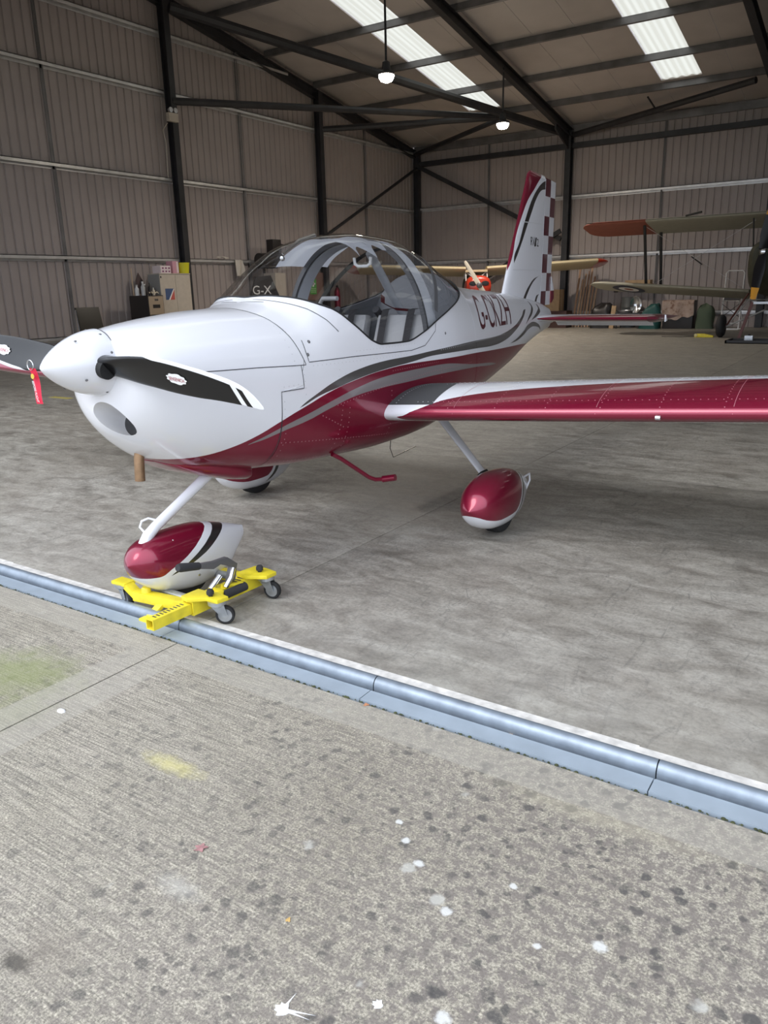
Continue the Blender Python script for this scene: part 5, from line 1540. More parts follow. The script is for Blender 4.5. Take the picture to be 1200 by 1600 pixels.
for k in range(3):
    z0_ = .05+.50*k; mb = MB(); mb.box((.36, -.245, z0_), (.378, .245, z0_+.475)); dr = obj('drawer', mb, M_drawer, fcb, bevel=.006)
    mb = MB(); mb.box((.378, -.12, z0_+.17), (.384, .12, z0_+.26)); obj('drawer_handle', mb, M_blackcab, dr)
    mb = MB(); mb.box((.378, -.05, z0_+.36), (.383, .07, z0_+.41)); obj('card_holder', mb, M_chrome, dr)
def carton(x, y, z, sx, sy, sz, m_, label, rz=0, flaps=False, name='carton', grp=None):
    t = thing(name, (x, y, z), label, 'box', grp, rz)
    mb = MB(); mb.box((-sx/2, -sy/2, 0), (sx/2, sy/2, sz)); obj('box_body', mb, m_, t, bevel=.006)
    mb = MB(); mb.box((-sx/2-.001, -.03, .0), (sx/2+.001, .03, sz+.002)); obj('tape', mb, mat('packing_tape', (.55, .45, .30), .4), t) if flaps else None
    return t
t = carton(-17.40, 15.28, 2.125, .34, .36, .20, M_pinkw, 'pink and white printed carton lying flat on the beige cupboard')
mb = MB()
for j in range(2):
    for i in range(3): mb.box((.171, -.13+.11*i, .03+.085*j), (.1725, -.07+.11*i, .075+.085*j))
obj('printed_marks', mb, mat('plum_print', (.25, .08, .18), .6), t, kind='stuff')
t = carton(-17.42, 15.70, 2.125, .26, .22, .33, M_pink, 'upright pink carton standing between the flat carton and yellow bucket')
mb = MB(); mb.box((.131, .03, .02), (.1325, .10, .31)); obj('printed_panel', mb, M_pinkw, t)
t = thing('bucket', (-17.30, 16.0, 2.125), 'yellow plastic bucket on the right end of the beige cupboard', 'bucket')
mb = MB(); mb.lathe([(.0, 0), (.135, 0), (.165, .27), (.172, .275), (.172, .29), (.16, .29), (.13, .012), (0, .012)], n=24); obj('bucket_body', mb, M_bucket, t, smooth=40)
mb = MB(); mb.tube([(0, .17*math.cos(PI*k/12), .27+.02*math.sin(PI*k/12)-.12*math.sin(PI*k/12)) for k in range(13)], .005, 6); obj('bail', mb, M_chrome, t, smooth=40)
# bottles and odds on the filing cabinet
def bottle(x, y, z, r, h, m_, label, cap=(.7, .7, .7)):
    t = thing('bottle', (x, y, z), label, 'bottle', 'bottles on the filing cabinet')
    mb = MB(); mb.lathe([(0, 0), (r, 0), (r, h*.62), (r*.45, h*.78), (r*.4, h*.88)], n=14); obj('bottle_body', mb, m_, t, smooth=40)
    mb = MB(); mb.lathe([(r*.5, h*.87), (r*.5, h), (0, h)], n=12); obj('cap', mb, mat('cap_plastic', cap, .5), t, smooth=40)
bottle(-17.40, 14.36, 1.55, .055, .28, M_tag_white, 'white bottle nearest the left edge of the filing cabinet', (.5, .5, .5))
bottle(-17.20, 14.40, 1.55, .055, .36, mat('clear_grey_plastic', (.45, .46, .47), .3), 'tall grey bottle, second along on the filing cabinet')
bottle(-17.30, 14.54, 1.55, .05, .30, M_blackcab, 'black spray bottle in the middle of the filing cabinet', (.8, .8, .8))
bottle(-17.25, 14.68, 1.55, .045, .33, M_blackcab, 'black bottle right of the middle on the filing cabinet', (.05, .05, .05))
bottle(-17.25, 14.79, 1.55, .04, .20, mat('cream_plastic', (.68, .62, .52), .5), 'short cream bottle at the right of the filing cabinet')
mb = MB(); rows = []
for i in range(9):
    rows.append([(-.10+.022*i, -.12+.03*j, .05+.035*math.sin(i*1.3+j)*math.cos(j*.9)+.03) for j in range(9)])
mb.grid(rows); o = tag(obj('rag', mb, mat('cream_rag', (.62, .55, .43), .9), recalc=False, smooth=60), 'crumpled cream rag on the front of the filing cabinet', 'cloth'); o.location = (-17.02, 14.60, 1.545)
sv = thing('shovel', (-17.86, 14.86, 0), 'shovel with dark blade up, leaning on the wall behind the filing cabinet', 'shovel')
mb = MB(); mb.tube([(.12, -.03, .02), (0, 0, 1.62)], .018, 8); obj('shaft', mb, mat('ash_wood', (.40, .28, .18), .6), sv, smooth=40)
mb = MB(); mb.add([(.01, -.12, 1.60), (.01, .12, 1.60), (-.02, .12, 1.95), (-.04, 0, 2.16), (-.02, -.12, 1.95), (.03, -.12, 1.60), (.03, .12, 1.60), (.0, .12, 1.95), (-.02, 0, 2.16), (.0, -.12, 1.95)], [(0, 1, 2, 3, 4), (9, 8, 7, 6, 5), (0, 5, 6, 1), (1, 6, 7, 2), (2, 7, 8, 3), (3, 8, 9, 4), (4, 9, 5, 0)]); obj('shovel_blade', mb, mat('rusty_dark_steel', (.09, .06, .06), .6), sv)
br_ = thing('broom', (-17.88, 14.58, 0), 'pale-topped broom handle leaning on the wall left of the shovel', 'broom')
mb = MB(); mb.tube([(.10, -.02, .1), (0, .05, 2.28)], .017, 8); obj('handle', mb, mat('pale_wood', (.55, .42, .30), .6), br_, smooth=40)
mb = MB(); mb.box((.03, -.2, 0), (.16, .16, .1)); obj('broom_head', mb, M_cardbrown, br_, bevel=.01)
# dark chair back by the wall and things on the girt
ch = thing('office_chair', (-17.2, 12.62, 0), 'dark brown upholstered chair standing by the left wall', 'chair')
mb = MB(); mb.add([(.02, -.34, .72), (.02, .34, .72), (-.10, .34, 1.30), (-.10, -.34, 1.30), (.09, -.34, .72), (.09, .34, .72), (-.03, .34, 1.30), (-.03, -.34, 1.30)], [(0, 1, 2, 3), (7, 6, 5, 4), (0, 4, 5, 1), (1, 5, 6, 2), (2, 6, 7, 3), (3, 7, 4, 0)]); obj('backrest', mb, mat('dark_brown_vinyl', (.035, .030, .022), .45), ch, bevel=.02)
mb = MB(); mb.box((.05, -.33, .45), (.62, .33, .60)); obj('seat', mb, mat('dark_vinyl', (.035, .03, .025), .5), ch, bevel=.03)
for sy in (-.29, .29):
    for sx_ in (.1, .55):
        mb = MB(); mb.tube([(sx_, sy, 0), (sx_, sy, .46)], .018, 8); obj('leg', mb, M_chrome, ch, smooth=40)
    mb = MB(); mb.tube([(0.02, sy*1.15, .45), (-.05, sy*1.15, 1.25)], .02, 8); obj('back_post', mb, M_chrome, ch, smooth=40)
def cloth(name, loc, w, h, m_, label, drape, rz=0):
    mb = MB(); rows = []
    for i in range(9):
        u = i/8; row = []
        for j in range(11):
            v = j/10; row.append((w*(v-.5), .03*math.sin(9*v+3*u)+(.10*max(0, .5-u) if drape else .08*(u-.5)), (-h*u if drape else .05+.03*math.sin(6*v)*math.cos(4*u))+.01*math.sin(12*v)))
        rows.append(row)
    mb.grid(rows); o = tag(obj(name, mb, m_, recalc=False, smooth=60), label, 'cloth'); o.location = loc; o.rotation_euler = (0, 0, rz); return o
M_cloth = mat('off_white_cloth', (.60, .55, .49), .9)
cloth('cleaning_cloth', (-17.95, 18.2, 2.575), .55, .2, M_cloth, 'pale rag lying along the steel wall rail left of the canopy', False, PI/2)
cloth('cleaning_cloth', (-17.93, 18.98, 2.57), .34, .50, M_cloth, 'pale cloth draped over the wall rail close to the canopy', True, PI/2)
hx = thing('space_heater', (-17.55, 20.0, 2.28), 'black heater and lamp unit on the wall rail beside the canopy', 'heater')
mb = MB(); mb.tube([(0, -.55, .28), (0, .45, .30)], .21, 18); obj('heater_drum', mb, M_blackcab, hx, smooth=40)
mb = MB(); mb.box((-.14, .0, .50), (.14, .42, .92)); obj('lamp_case', mb, M_blackcab, hx, bevel=.02)
mb = MB(); mb.tube([(0, .42, .8), (.02, .7, .76), (.0, .95, .78)], .022, 8); obj('lamp_arm', mb, M_blackcab, hx, smooth=40)
mb = MB(); mb.bar((-.35, -.2, .05), (.1, -.2, .05), .05, .05); mb.bar((-.35, .2, .05), (.1, .2, .05), .05, .05); mb.bar((-.3,0,.05),(-.3,0,-2.2),.06,.06,(0,1,0)); obj('heater_bracket', mb, M_steel_dark, hx)
em = thing('emergency_light', (-17.74, 16.50, 6.32), 'white twin-spot emergency light on the dark gable column', 'light')
mb = MB(); mb.box((-.06, -.17, -.16), (.06, .17, .06)); obj('case', mb, M_beige, em, bevel=.01)
for y in (-.085, .085):
    mb = MB(); mb.lathe([(.04, -.05), (.07, .04), (.066, .05), (0, .04)], (0.02, y, .13), 'x', 16); obj('spot_head', mb, M_alu, em, smooth=40)
mb = MB(); mb.tube([(-.05, -.15, -.2), (-.10, -.3, -.4), (-.12, -.2, -.7), (-.13, -.24, -1.6)], .012, 6); obj('cable', mb, M_beige, em, smooth=40)
# black sign panel, cream carton, notice and red extinguisher seen through the canopy
sg_ = thing('stored_rudder', (-17.0, 19.0, 0), 'black stored rudder with white letters seen through the windscreen', 'rudder')
mb = MB(); mb.prism([(-.75, .35), (.62, .35), (.62, 1.44), (.25, 2.07), (-.42, 2.03), (-.75, 1.3)], .08, (.0, 0, 0), (0, 1, 0), (0, 0, 1)); obj('rudder_panel', mb, M_blackcab, sg_, bevel=.01)
flat_text('rudder_lettering', 'G-X', (.085, -.62, 1.50), (0, 1, 0), (0, 0, 1), .85, .26, M_tag_white, sg_)
for y in (-.5, .4):
    mb = MB(); mb.bar((.04, y, 0), (.04, y, .4), .06, .06, (0, 1, 0)); mb.box((-.25, y-.03, 0), (.33, y+.03, .05)); obj('stand_foot', mb, M_cardbrown, sg_)
carton(-17.4, 19.98, 0, .5, .5, 2.15, M_beige, 'tall plain beige locker standing right of the black rudder', name='locker')
nt = thing('safety_notice', (-17.97, 22.75, 1.65), 'green first aid notice on a brown board', 'sign')
mb = MB(); mb.box((-.02, -.55, -.4), (.02, .55, .55)); obj('board', mb, mat('brown_board', (.20, .12, .10), .7), nt)
mb = MB(); mb.box((.02, -.26, -.20), (.03, .10, .32)); gp_ = obj('green_panel', mb, mat('safety_green', (.10, .36, .08), .5), nt)
mb = MB(); mb.box((.031, -.12, .06), (.033, -.04, .26)); mb.box((.031, -.19, .13), (.033, .03, .19)); obj('white_cross', mb, M_tag_white, gp_)
for z in (.0, -.06, -.12):
    mb = MB(); mb.box((.031, -.22, z-.01), (.033, .06, z+.012)); obj('text_line', mb, mat('pale_green_print', (.5, .62, .42), .5), gp_)
fx = thing('fire_extinguisher', (-17.8, 23.9, .9), 'red fire extinguisher hung near the green notice', 'extinguisher')
mb = MB(); mb.lathe([(0, 0), (.10, 0), (.11, .03), (.11, .62), (.06, .74), (.03, .78)], n=18); obj('cylinder', mb, M_red, fx, smooth=40)
mb = MB(); mb.box((-.03, -.03, .76), (.03, .03, .84)); mb.tube([(0, .03, .8), (.02, .13, .7), (.02, .13, .25)], .014, 8); obj('valve_hose', mb, M_blackcab, fx, smooth=40)

# ------------------------------------------------------------------ high-wing aircraft behind the tail
M_cream = mat('cream_fabric', (.68, .57, .36), .5)
M_orange = mat('orange_red_paint', (.55, .045, .02), .35, coat=.5)
HW = thing('high_wing_aircraft', (-13.5, 26.65, 0), 'cream high-wing aircraft with orange-red cowling behind the crimson tail', 'aircraft', rz=math.radians(31))
def simple_wing(x0, x1, zc, y0_, ch_, pitch, dih, th=.12, tipround=True, n=24):
    rows = []; u_, l_ = airfoil(18, th, .03)
    for i in range(n+1):
        x = x0+(x1-x0)*i/n
        e = min(abs(x-x0), abs(x-x1)) if tipround == 'both' else abs(x1-x)
        k = math.sqrt(max(.02, 1-(1-min(1, e/.55))**2)) if tipround else 1
        row = []
        for p_ in list(u_[::-1])+list(l_[1:]):
            X, Z = (p_[0]-.5)*ch_*(.35+.65*k), p_[1]*ch_*k
            row.append((x, y0_+ch_/2+X*math.cos(pitch)+Z*math.sin(pitch), zc+abs(x)*dih+Z*math.cos(pitch)-X*math.sin(pitch)))
        rows.append(row)
    mb = MB(); mb.grid(rows); m_ = len(rows[0])
    mb.f.append(tuple(range(m_))); mb.f.append(tuple(n*m_+k for k in range(m_))); mb.m += [0, 0]
    return mb
for x0, x1 in ((.38, 4.3), (-.38, -4.3)):
    wg = obj('wing', simple_wing(x0, x1, 2.06, -.8, 1.6, .16, .045, tipround=False), M_cream, HW, smooth=40)
    e_ = 1 if x1 > 0 else -1
    mb = simple_wing(x1, x1+.45*e_, 2.06, -.8, 1.6, .16, .045, n=8); obj('wing_tip', mb, M_orange, wg, smooth=40)
    for yy in (-.3, .5):
        mb = MB(); mb.tube([(.36*e_, -.1, 1.0), (2.4*e_, yy, 2.12)], .03, 8, flat=.5); obj('wing_strut', mb, M_steel_dark, HW, smooth=40)
mb = MB(); mb.box((-.40, -.75, 2.08), (.40, .3, 2.16)); mb.box((-.40, .3, 2.0), (.40, .8, 2.1)); obj('cabin_roof', mb, M_cream, HW, bevel=.02)
mb = MB()
for s_ in (-1, 1):
    mb.tube([(.38*s_, -.95, 1.72), (.38*s_, -.6, 2.1)], .02, 6); mb.tube([(.38*s_, .1, 1.6), (.38*s_, .1, 2.1)], .02, 6); mb.tube([(.38*s_, -.6, 2.1), (-.1*s_, -.95, 1.72)], .014, 6)
obj('cabin_frame', mb, M_tag_white, HW, smooth=40)
mb = MB(); mb.add([(-.37, -.95, 1.72), (.37, -.95, 1.72), (.37, -.62, 2.08), (-.37, -.62, 2.08)], [(0, 1, 2, 3)]); obj('windscreen', mb, M_window, HW, recalc=False)
rows = []
for y, w, zb_, zt_ in ((-1.98, .30, 1.34, 1.84), (-1.9, .42, 1.26, 1.92), (-1.5, .46, 1.16, 1.96), (-.95, .46, 1.05, 1.90)):
    rows.append([(w*math.copysign(abs(math.cos(t))**.75, math.cos(t)), y, (zb_+zt_)/2+(zt_-zb_)/2*math.copysign(abs(math.sin(t))**.75, math.sin(t))) for t in [2*PI*k/28 for k in range(28)]])
mb = MB(); mb.grid(rows, closed_v=True); mb.f.append(tuple(range(28))); mb.f.append(tuple(3*28+k for k in range(28))); mb.m += [0, 0]
cwl = obj('cowling', mb, M_orange, HW, smooth=50)
for s_ in (-1, 1):
    mb = MB(); mb.lathe([(0, -.025), (.13, -.012), (.135, .0)], (s_*.21, -1.975, 1.68), 'y', 20, (1, 1, .62)); obj('air_intake', mb, M_blackcab, cwl, smooth=40)
rows = []
for y, w, zb_, zt_ in ((-.95, .45, 1.05, 1.74), (0.2, .46, .95, 2.0), (1.0, .42, .95, 1.75), (2.6, .20, 1.0, 1.35), (2.8, .12, 1.02, 1.3)):
    rows.append([(w*math.copysign(abs(math.cos(t))**.6, math.cos(t)), y, (zb_+zt_)/2+(zt_-zb_)/2*math.copysign(abs(math.sin(t))**.6, math.sin(t))) for t in [2*PI*k/24 for k in range(24)]])
mb = MB(); mb.grid(rows, closed_v=True); mb.f.append(tuple(range(24))); mb.f.append(tuple(4*24+k for k in range(24))); mb.m += [0, 0]; obj('fuselage', mb, M_blackcab, HW, smooth=50)
rows = []
cp, sp_ = math.cos(math.radians(122)), math.sin(math.radians(122))
for i in range(21):
    s_ = -1+.1*i; w_ = .085*(1-.35*abs(s_))*(1 if abs(s_) < .97 else .6); r = s_*.95; tw = .6*(1 if s_ > 0 else -1)*(1-abs(s_)*.6)
    c_ = Vector((r*cp, -2.12, 1.62+r*sp_)); t = Vector((-sp_, 0, cp))
    rows.append([c_+t*w_+Vector((0, -.03*tw, 0)), c_+Vector((0, -.02, 0)), c_-t*w_+Vector((0, .03*tw, 0)), c_+Vector((0, .015, 0))])
mb = MB(); mb.grid(rows, closed_v=True); mb.f += [(0, 1, 2, 3), (80, 81, 82, 83)]; mb.m += [0, 0]; pr2 = obj('propeller', mb, mat('pale_varnished_wood', (.66, .60, .50), .35), HW, smooth=50)
for i_ in (0, 20):
    mb = MB(); mb.grid([[p+(p-Vector((0, -2.12, 1.62)))*.012*k for p in rows[i_]] for k in (-8, -4, .4)], closed_v=True); mb.v = [((x-0)*1.0, y, z) for x, y, z in mb.v]; obj('red_blade_tip', mb, M_red, pr2, smooth=50)
mb = MB(); mb.lathe([(.10, -2.10), (.10, -2.15), (.05, -2.19), (0, -2.19)], (0, 0, 1.62), 'y', 18); obj('prop_hub', mb, M_lever, HW, smooth=40)
for s_ in (-1, 1):
    mb = MB(); mb.lathe([(0, -.1), (.28, -.1), (.33, 0), (.28, .1), (0, .1)], (s_*.9, -.9, .33), 'x', 24); obj('wheel', mb, M_tyre, HW, smooth=40)
    mb = MB(); mb.tube([(s_*.85, -.9, .33), (s_*.4, -.8, 1.1)], .03, 8); mb.tube([(s_*.85, -.9, .33), (s_*.4, -.2, 1.0)], .025, 8); obj('gear_leg', mb, M_steel_dark, HW, smooth=40)
mb = MB(); mb.tube([(0, 2.6, 1.0), (0, 2.75, .2), (0, 2.75, 0.05)], .03, 8); obj('tail_strut', mb, M_steel_dark, HW, smooth=40)

# ------------------------------------------------------------------ camouflaged biplane on the right
M_olive = mat('dark_olive_fabric', (.040, .040, .022), .55, var=.12)
M_under = mat('pale_sage_fabric', (.40, .385, .31), .6, var=.06)
M_rust = mat('rust_red_fabric', (.30, .085, .055), .6, var=.08)
M_brownstand = mat('brown_red_steel', (.13, .045, .04), .5)
BP = thing('biplane', (-3.3, 24.4, 0), 'olive and sage biplane with yellow-tipped propeller at the right', 'aircraft')
uw = obj('upper_wing', simple_wing(-3.45, .5, 3.16, -.2, 1.5, .21, .0, .10, tipround=False), [M_under], BP, smooth=40)
mb = MB(); 
u_, l_ = airfoil(18, .10, .03)
mb = simple_wing(-3.45, -5.45, 3.16, -.2, 1.5, .21, .0, .10); obj('upper_wing_tip', mb, M_rust, uw, smooth=40)
mb = MB(); mb.grid([[(x, -.20+.02*j+.0, 3.335-.002*j*j+.0) for j in range(4)] for x in (-5.2, .5)]); obj('leading_edge_strip', mb, M_olive, uw, recalc=False)
lw = obj('lower_wing', simple_wing(-.55, -5.3, 1.10, .3, 1.4, .19, .075, .10), M_under, BP, smooth=40)
def under(x, f, off=-.012):
    c = 1.4; X = (f-.5)*c; pt = float(np.interp(f, l_[:, 0], l_[:, 1]))*c
    return Vector((x, .3+.7+X*math.cos(.19)+pt*math.sin(.19), 1.10+abs(x)*.075+pt*math.cos(.19)-X*math.sin(.19)+off))
for r0, r1, mt_ in ((.0, .14, M_rust), (.14, .30, M_tag_white), (.30, .48, mat('roundel_blue', (.03, .035, .07), .6))):
    mb = MB(); mb.grid([[under(-4.15+r*math.cos(2*PI*k/28), .5+r*1.0*math.sin(2*PI*k/28)) for k in range(28)] for r in (max(r0, .001), r1)], closed_v=True); obj('roundel', mb, mt_, lw, recalc=False)
vs3, fs3, _ = text_geo('K-AXL', 1, .2)
mb = MB(); mb.add([under(-3.45+2.3*x, .78-.5*y) for x, y in vs3], fs3) if False else None
M_int = mat('near_black_strut', (.015, .015, .015), .45)
for x, y0_, y1_ in ((-3.55, .15, .75), (-3.28, 1.0, 1.45)):
    mb = MB(); mb.tube([(x, y0_, 3.2 if y0_ < .5 else 3.03), (x, y1_, 1.42 if y0_ < .5 else 1.28)], .045, 8, flat=.45); obj('interplane_strut', mb, M_int, BP, smooth=40)
for x, y0_, y1_ in ((-.55, -.1, .1), (-.38, .9, 1.0)):
    mb = MB(); mb.tube([(x, y0_, 3.2), (x*.9, y1_, 2.2)], .022, 8); obj('cabane_strut', mb, M_int, BP, smooth=40)
for a_, b__ in (((-3.5, .2, 3.15), (-.5, .5, 1.2)), ((-.5, 0, 3.15), (-3.5, .7, 1.4))):
    mb = MB(); mb.tube([a_, b__], .006, 5); obj('bracing_wire', mb, M_alu, BP)
mb = MB(); mb.tube([(-3.0+.7, -.25, 3.36), (-1.85, -.42, 3.42)], .03, 6); obj('pitot_tube', mb, M_int, BP, smooth=40)
rows = []
for y, w, zb_, zt_ in ((-1.25, .30, 1.75, 2.45), (-1.1, .42, 1.45, 2.55), (-.5, .50, 1.20, 2.60), (.6, .50, 1.12, 2.55), (1.8, .46, 1.12, 2.3), (4.0, .2, 1.0, 1.6), (4.8, .08, 1.0, 1.3)):
    rows.append([(w*math.copysign(abs(math.cos(t))**.7, math.cos(t)), y, (zb_+zt_)/2+(zt_-zb_)/2*math.copysign(abs(math.sin(t))**.7, math.sin(t))) for t in [2*PI*k/28 for k in range(28)]])
mb = MB(); mb.grid(rows, closed_v=True); mb.f.append(tuple(range(28))); mb.f.append(tuple(6*28+k for k in range(28))); mb.m += [0, 0]; obj('fuselage', mb, M_olive, BP, smooth=50)
mb = MB(); mb.lathe([(0, -1.42), (.06, -1.40), (.12, -1.30), (.14, -1.22)], (-.05, 0, 2.27), 'y', 18); obj('prop_hub', mb, M_chrome, BP, smooth=40)
rows = []; ct, st = math.cos(math.radians(84)), math.sin(math.radians(84))
for i in range(33):
    s_ = -1+i/16; w_ = .155*(1-.55*abs(s_)**2)*(.55+.45*min(1, abs(s_)*3)); r = s_*1.20
    c_ = Vector((-.05+r*ct, -1.34, 2.27+r*st)); t = Vector((-st, 0, ct)); tw = .9*(1 if s_ > 0 else -1)*(1-.5*abs(s_))
    rows.append([c_+t*w_+Vector((0, -.07*tw, 0)), c_+Vector((0, -.035, 0)), c_-t*w_+Vector((0, .07*tw, 0)), c_+Vector((0, .02, 0))])
mb = MB(); mb.grid(rows[4:29], closed_v=True); pb = obj('propeller', mb, mat('black_lacquer', (.008, .008, .012), .3, spec=.3), BP, smooth=50)
M_amber = mat('amber_paint', (.75, .36, .03), .5)
for seg in (rows[:5], rows[28:]):
    mb = MB(); mb.grid(seg, closed_v=True); mb.f += [(0, 1, 2, 3), tuple(len(mb.v)-4+k for k in range(4))]; mb.m += [0, 0]; obj('amber_blade_tip', mb, M_amber, pb, smooth=50)
for s_ in (-1, 1):
    mb = MB(); mb.lathe([(0, -.10), (.18, -.11), (.26, -.10), (.315, -.045), (.32, 0), (.315, .045), (.26, .10), (.18, .11), (0, .10)], (s_*1.13, -.05, .32), 'x', 32); wh = obj('wheel', mb, M_tyre, BP, smooth=40)
    mb = MB(); mb.tube([(s_*1.0, -.05, .32), (s_*.45, .35, 1.15)], .035, 8, flat=.6); obj('gear_leg', mb, M_alu, BP, smooth=40)
    mb = MB(); mb.tube([(s_*1.0, -.05, .32), (s_*.42, -.5, 1.22)], .03, 8, flat=.6); obj('gear_strut', mb, M_brownstand, BP, smooth=40)
    mb = MB(); mb.tube([(s_*1.0, -.05, .30), (s_*.05, -.02, .75)], .022, 8); obj('axle_stay', mb, M_alu, BP, smooth=40)
mb = MB(); mb.tube([(0, 4.6, 1.0), (0, 4.7, .1), (0, 4.8, .01)], .03, 8); obj('tail_skid', mb, M_steel_dark, BP, smooth=40)
mb = MB(); mb.tube([(-.75, .9, 1.02), (.9, .9, 1.02)], .02, 8); obj('wing_root_tube', mb, M_alu, BP, smooth=40)
ck = thing('wheel_chock', (-4.86, 24.30, 0), 'yellow wheel chock against the biplane wheel', 'chock')
mb = MB(); mb.prism([(-.26, 0), (.26, 0), (.26, .05), (.0, .10), (-.2, .10), (-.26, .07)], .12, (0, .06, 0), (1, 0, 0), (0, 0, 1)); obj('chock_body', mb, M_yellow, ck, bevel=.008)
mb = MB(); mb.lathe([(0, -.01), (.045, -.01), (.045, .01), (0, .01)], (-.22, -.07, .06), 'y', 14); obj('chock_end', mb, mat('pale_yellow', (.75, .66, .30), .5), ck, smooth=40)
mb = MB(); mb.tube([(-.26, 0, .03), (-.6, -.05, .008), (-.9, .03, .008), (-1.2, .0, .008)], .008, 6); obj('chock_rope', mb, M_rubber, ck, smooth=40)
tra = thing('drip_tray', (-3.25, 22.4, 0), 'low black drip tray on the floor below the biplane propeller', 'tray')
mb = MB(); mb.box((-.62, -.45, 0), (.8, .45, .02)); 
for a_, b__ in (((-.62, -.45, 0), (-.58, .45, .08)), ((.76, -.45, 0), (.8, .45, .08)), ((-.62, -.45, 0), (.8, -.41, .08)), ((-.62, .41, 0), (.8, .45, .08))): mb.box(a_, b__)
obj('tray_body', mb, M_blackcab, tra)
can2 = thing('oil_can', (-3.35, 22.25, .02), 'small grey oil can standing in the black drip tray', 'can')
mb = MB(); mb.box((-.10, -.07, 0), (.10, .07, .17)); obj('can_body', mb, M_zinc, can2, bevel=.015)
mb = MB(); mb.lathe([(.03, .17), (.03, .20), (0, .20)], n=12); obj('can_cap', mb, M_blackcab, can2, smooth=40)
ts = thing('steel_trestle', (-3.62, 23.1, 0), 'brown steel trestle leg standing in front of the biplane wheels', 'trestle')
mb = MB(); mb.bar((-.12, 0, .03), (.12, .15, 1.0), .07, .07, (0, 1, 0)); obj('post', mb, M_brownstand, ts)
mb = MB(); mb.box((-.30, -.06, 0), (.15, .06, .035)); obj('foot_bar', mb, M_brownstand, ts)
mb = MB(); mb.bar((.12, .15, .98), (.9, .15, .98), .06, .06); obj('cross_bar', mb, M_zinc, ts)
# ---- white folding chair frame behind the biplane
fcn = thing('folding_chair', (-4.75, 27.6, 0), 'white tubular folding chair frame behind the biplane wheel', 'chair')
mb = MB()
mb.tube([(-.27, -.15, .05), (-.27, .0, 1.0), (-.27, .06, 1.80), (-.21, .065, 1.87), (.21, .065, 1.87), (.27, .06, 1.80), (.27, .0, 1.0), (.27, -.15, .05)], .018, 8); obj('back_frame', mb, M_tag_white, fcn, smooth=50)
mb = MB(); mb.tube([(-.36, .35, .05), (-.24, -.30, .95), (.24, -.30, .95), (.36, .35, .05)], .018, 8); mb.tube([(-.36, .35, .05), (.36, .35, .05)], .016, 8); mb.tube([(-.27, -.15, .05), (.27, -.15, .05)], .016, 8); mb.tube([(-.27, -.13, .25), (.27, -.13, .25)], .016, 8); obj('leg_frame', mb, M_tag_white, fcn, smooth=50)
mb = MB(); mb.grid([[(-.25, -.30, .97), (.25, -.30, .97)], [(-.25, -.05, .99), (.25, -.05, .99)], [(-.25, .02, 1.15), (.25, .02, 1.15)]]); obj('seat', mb, M_seat_dark, fcn, recalc=False)
mb = MB(); mb.tube([(-.25, -.12, .45), (.25, -.28, .85)], .01, 6); mb.tube([(.25, -.12, .45), (-.25, -.28, .85)], .01, 6); obj('cross_brace', mb, M_steel_dark, fcn, smooth=50)

# ------------------------------------------------------------------ stores along the back wall
def plank(x, y, z1, w, lean, colr, label, grp='timber planks against the back wall'):
    mb = MB(); mb.bar((0, 0, .01), (lean, .45, z1), w, .025, (0, 1, 0)); o = obj('timber_plank', mb, mat('raw_timber', colr, .75, var=.15, vscale=6)); o.location = (x, y, 0); return tag(o, label, 'plank', grp)
for x, z1, w, lean, c_, lb in ((-10.66, 2.15, .07, .06, (.36, .22, .14), 'tall brown timber plank, first from the left beside the steel column'), (-10.54, 1.75, .07, .05, (.46, .31, .21), 'short pale timber plank, second from the left in the leaning bundle'), (-10.43, 1.95, .06, .06, (.40, .26, .17), 'narrow mid-brown timber plank, third from the left in the bundle'), (-10.31, 2.05, .05, .06, (.30, .18, .12), 'darkest timber plank, in the middle of the leaning bundle'), (-10.19, 2.18, .07, .06, (.44, .29, .19), 'tallest pale timber plank, third from the right in the bundle'), (-10.08, 1.85, .055, .06, (.38, .23, .15), 'thin brown timber plank, second from the right in the bundle'), (-9.97, 1.70, .06, .06, (.45, .31, .21), 'shortest timber plank, last on the right of the bundle')):
    plank(x, 29.3, z1, w, lean, c_, lb)
carton(-11.45, 29.0, .62, .85, .5, .78, M_cardbrown, 'open brown cardboard box on the dark crate behind the tail', flaps=True)
t = carton(-11.25, 29.0, 0, 1.1, .6, .62, mat('dark_crate_wood', (.07, .035, .03), .7), 'dark wooden crate under the brown cardboard box', name='crate')
def sack(name, x, y, sx, sy, sz, m_, label, cat, seed=1, n=12, lean=0.0):
    mb = MB(); rows = []
    for i in range(n+1):
        t = i/n; r = max(0, 1-t**7)**.42; z = sz*t
        if i == n: r = 0
        row = []
        for k in range(28):
            an = 2*PI*k/28; cx, sy_ = math.copysign(abs(math.cos(an))**.55, math.cos(an)), math.copysign(abs(math.sin(an))**.55, math.sin(an))
            w_ = 1+.05*math.sin(3*an+seed+i*.6)+.03*math.sin(7*an+seed*2)
            row.append((sx/2*r*cx*w_, sy/2*r*sy_*w_, z*(1+lean*cx*r+.05*math.sin(2*an+seed)+.03*math.sin(5*an))))
        rows.append(row)
    mb.grid(rows, closed_v=True); mb.f.append(tuple(range(28))); mb.m.append(0)
    o = tag(obj(name, mb, m_, smooth=70), label, cat); o.location = (x, y, 0); return o
sack('holdall', -9.42, 28.9, .80, .5, .86, M_blackcab, 'black fabric holdall left of the grey drum', 'bag', 2, lean=.12)
dm = thing('drum', (-8.62, 29.5, 0), 'dark grey metal drum between the black holdall and headlamp', 'drum')
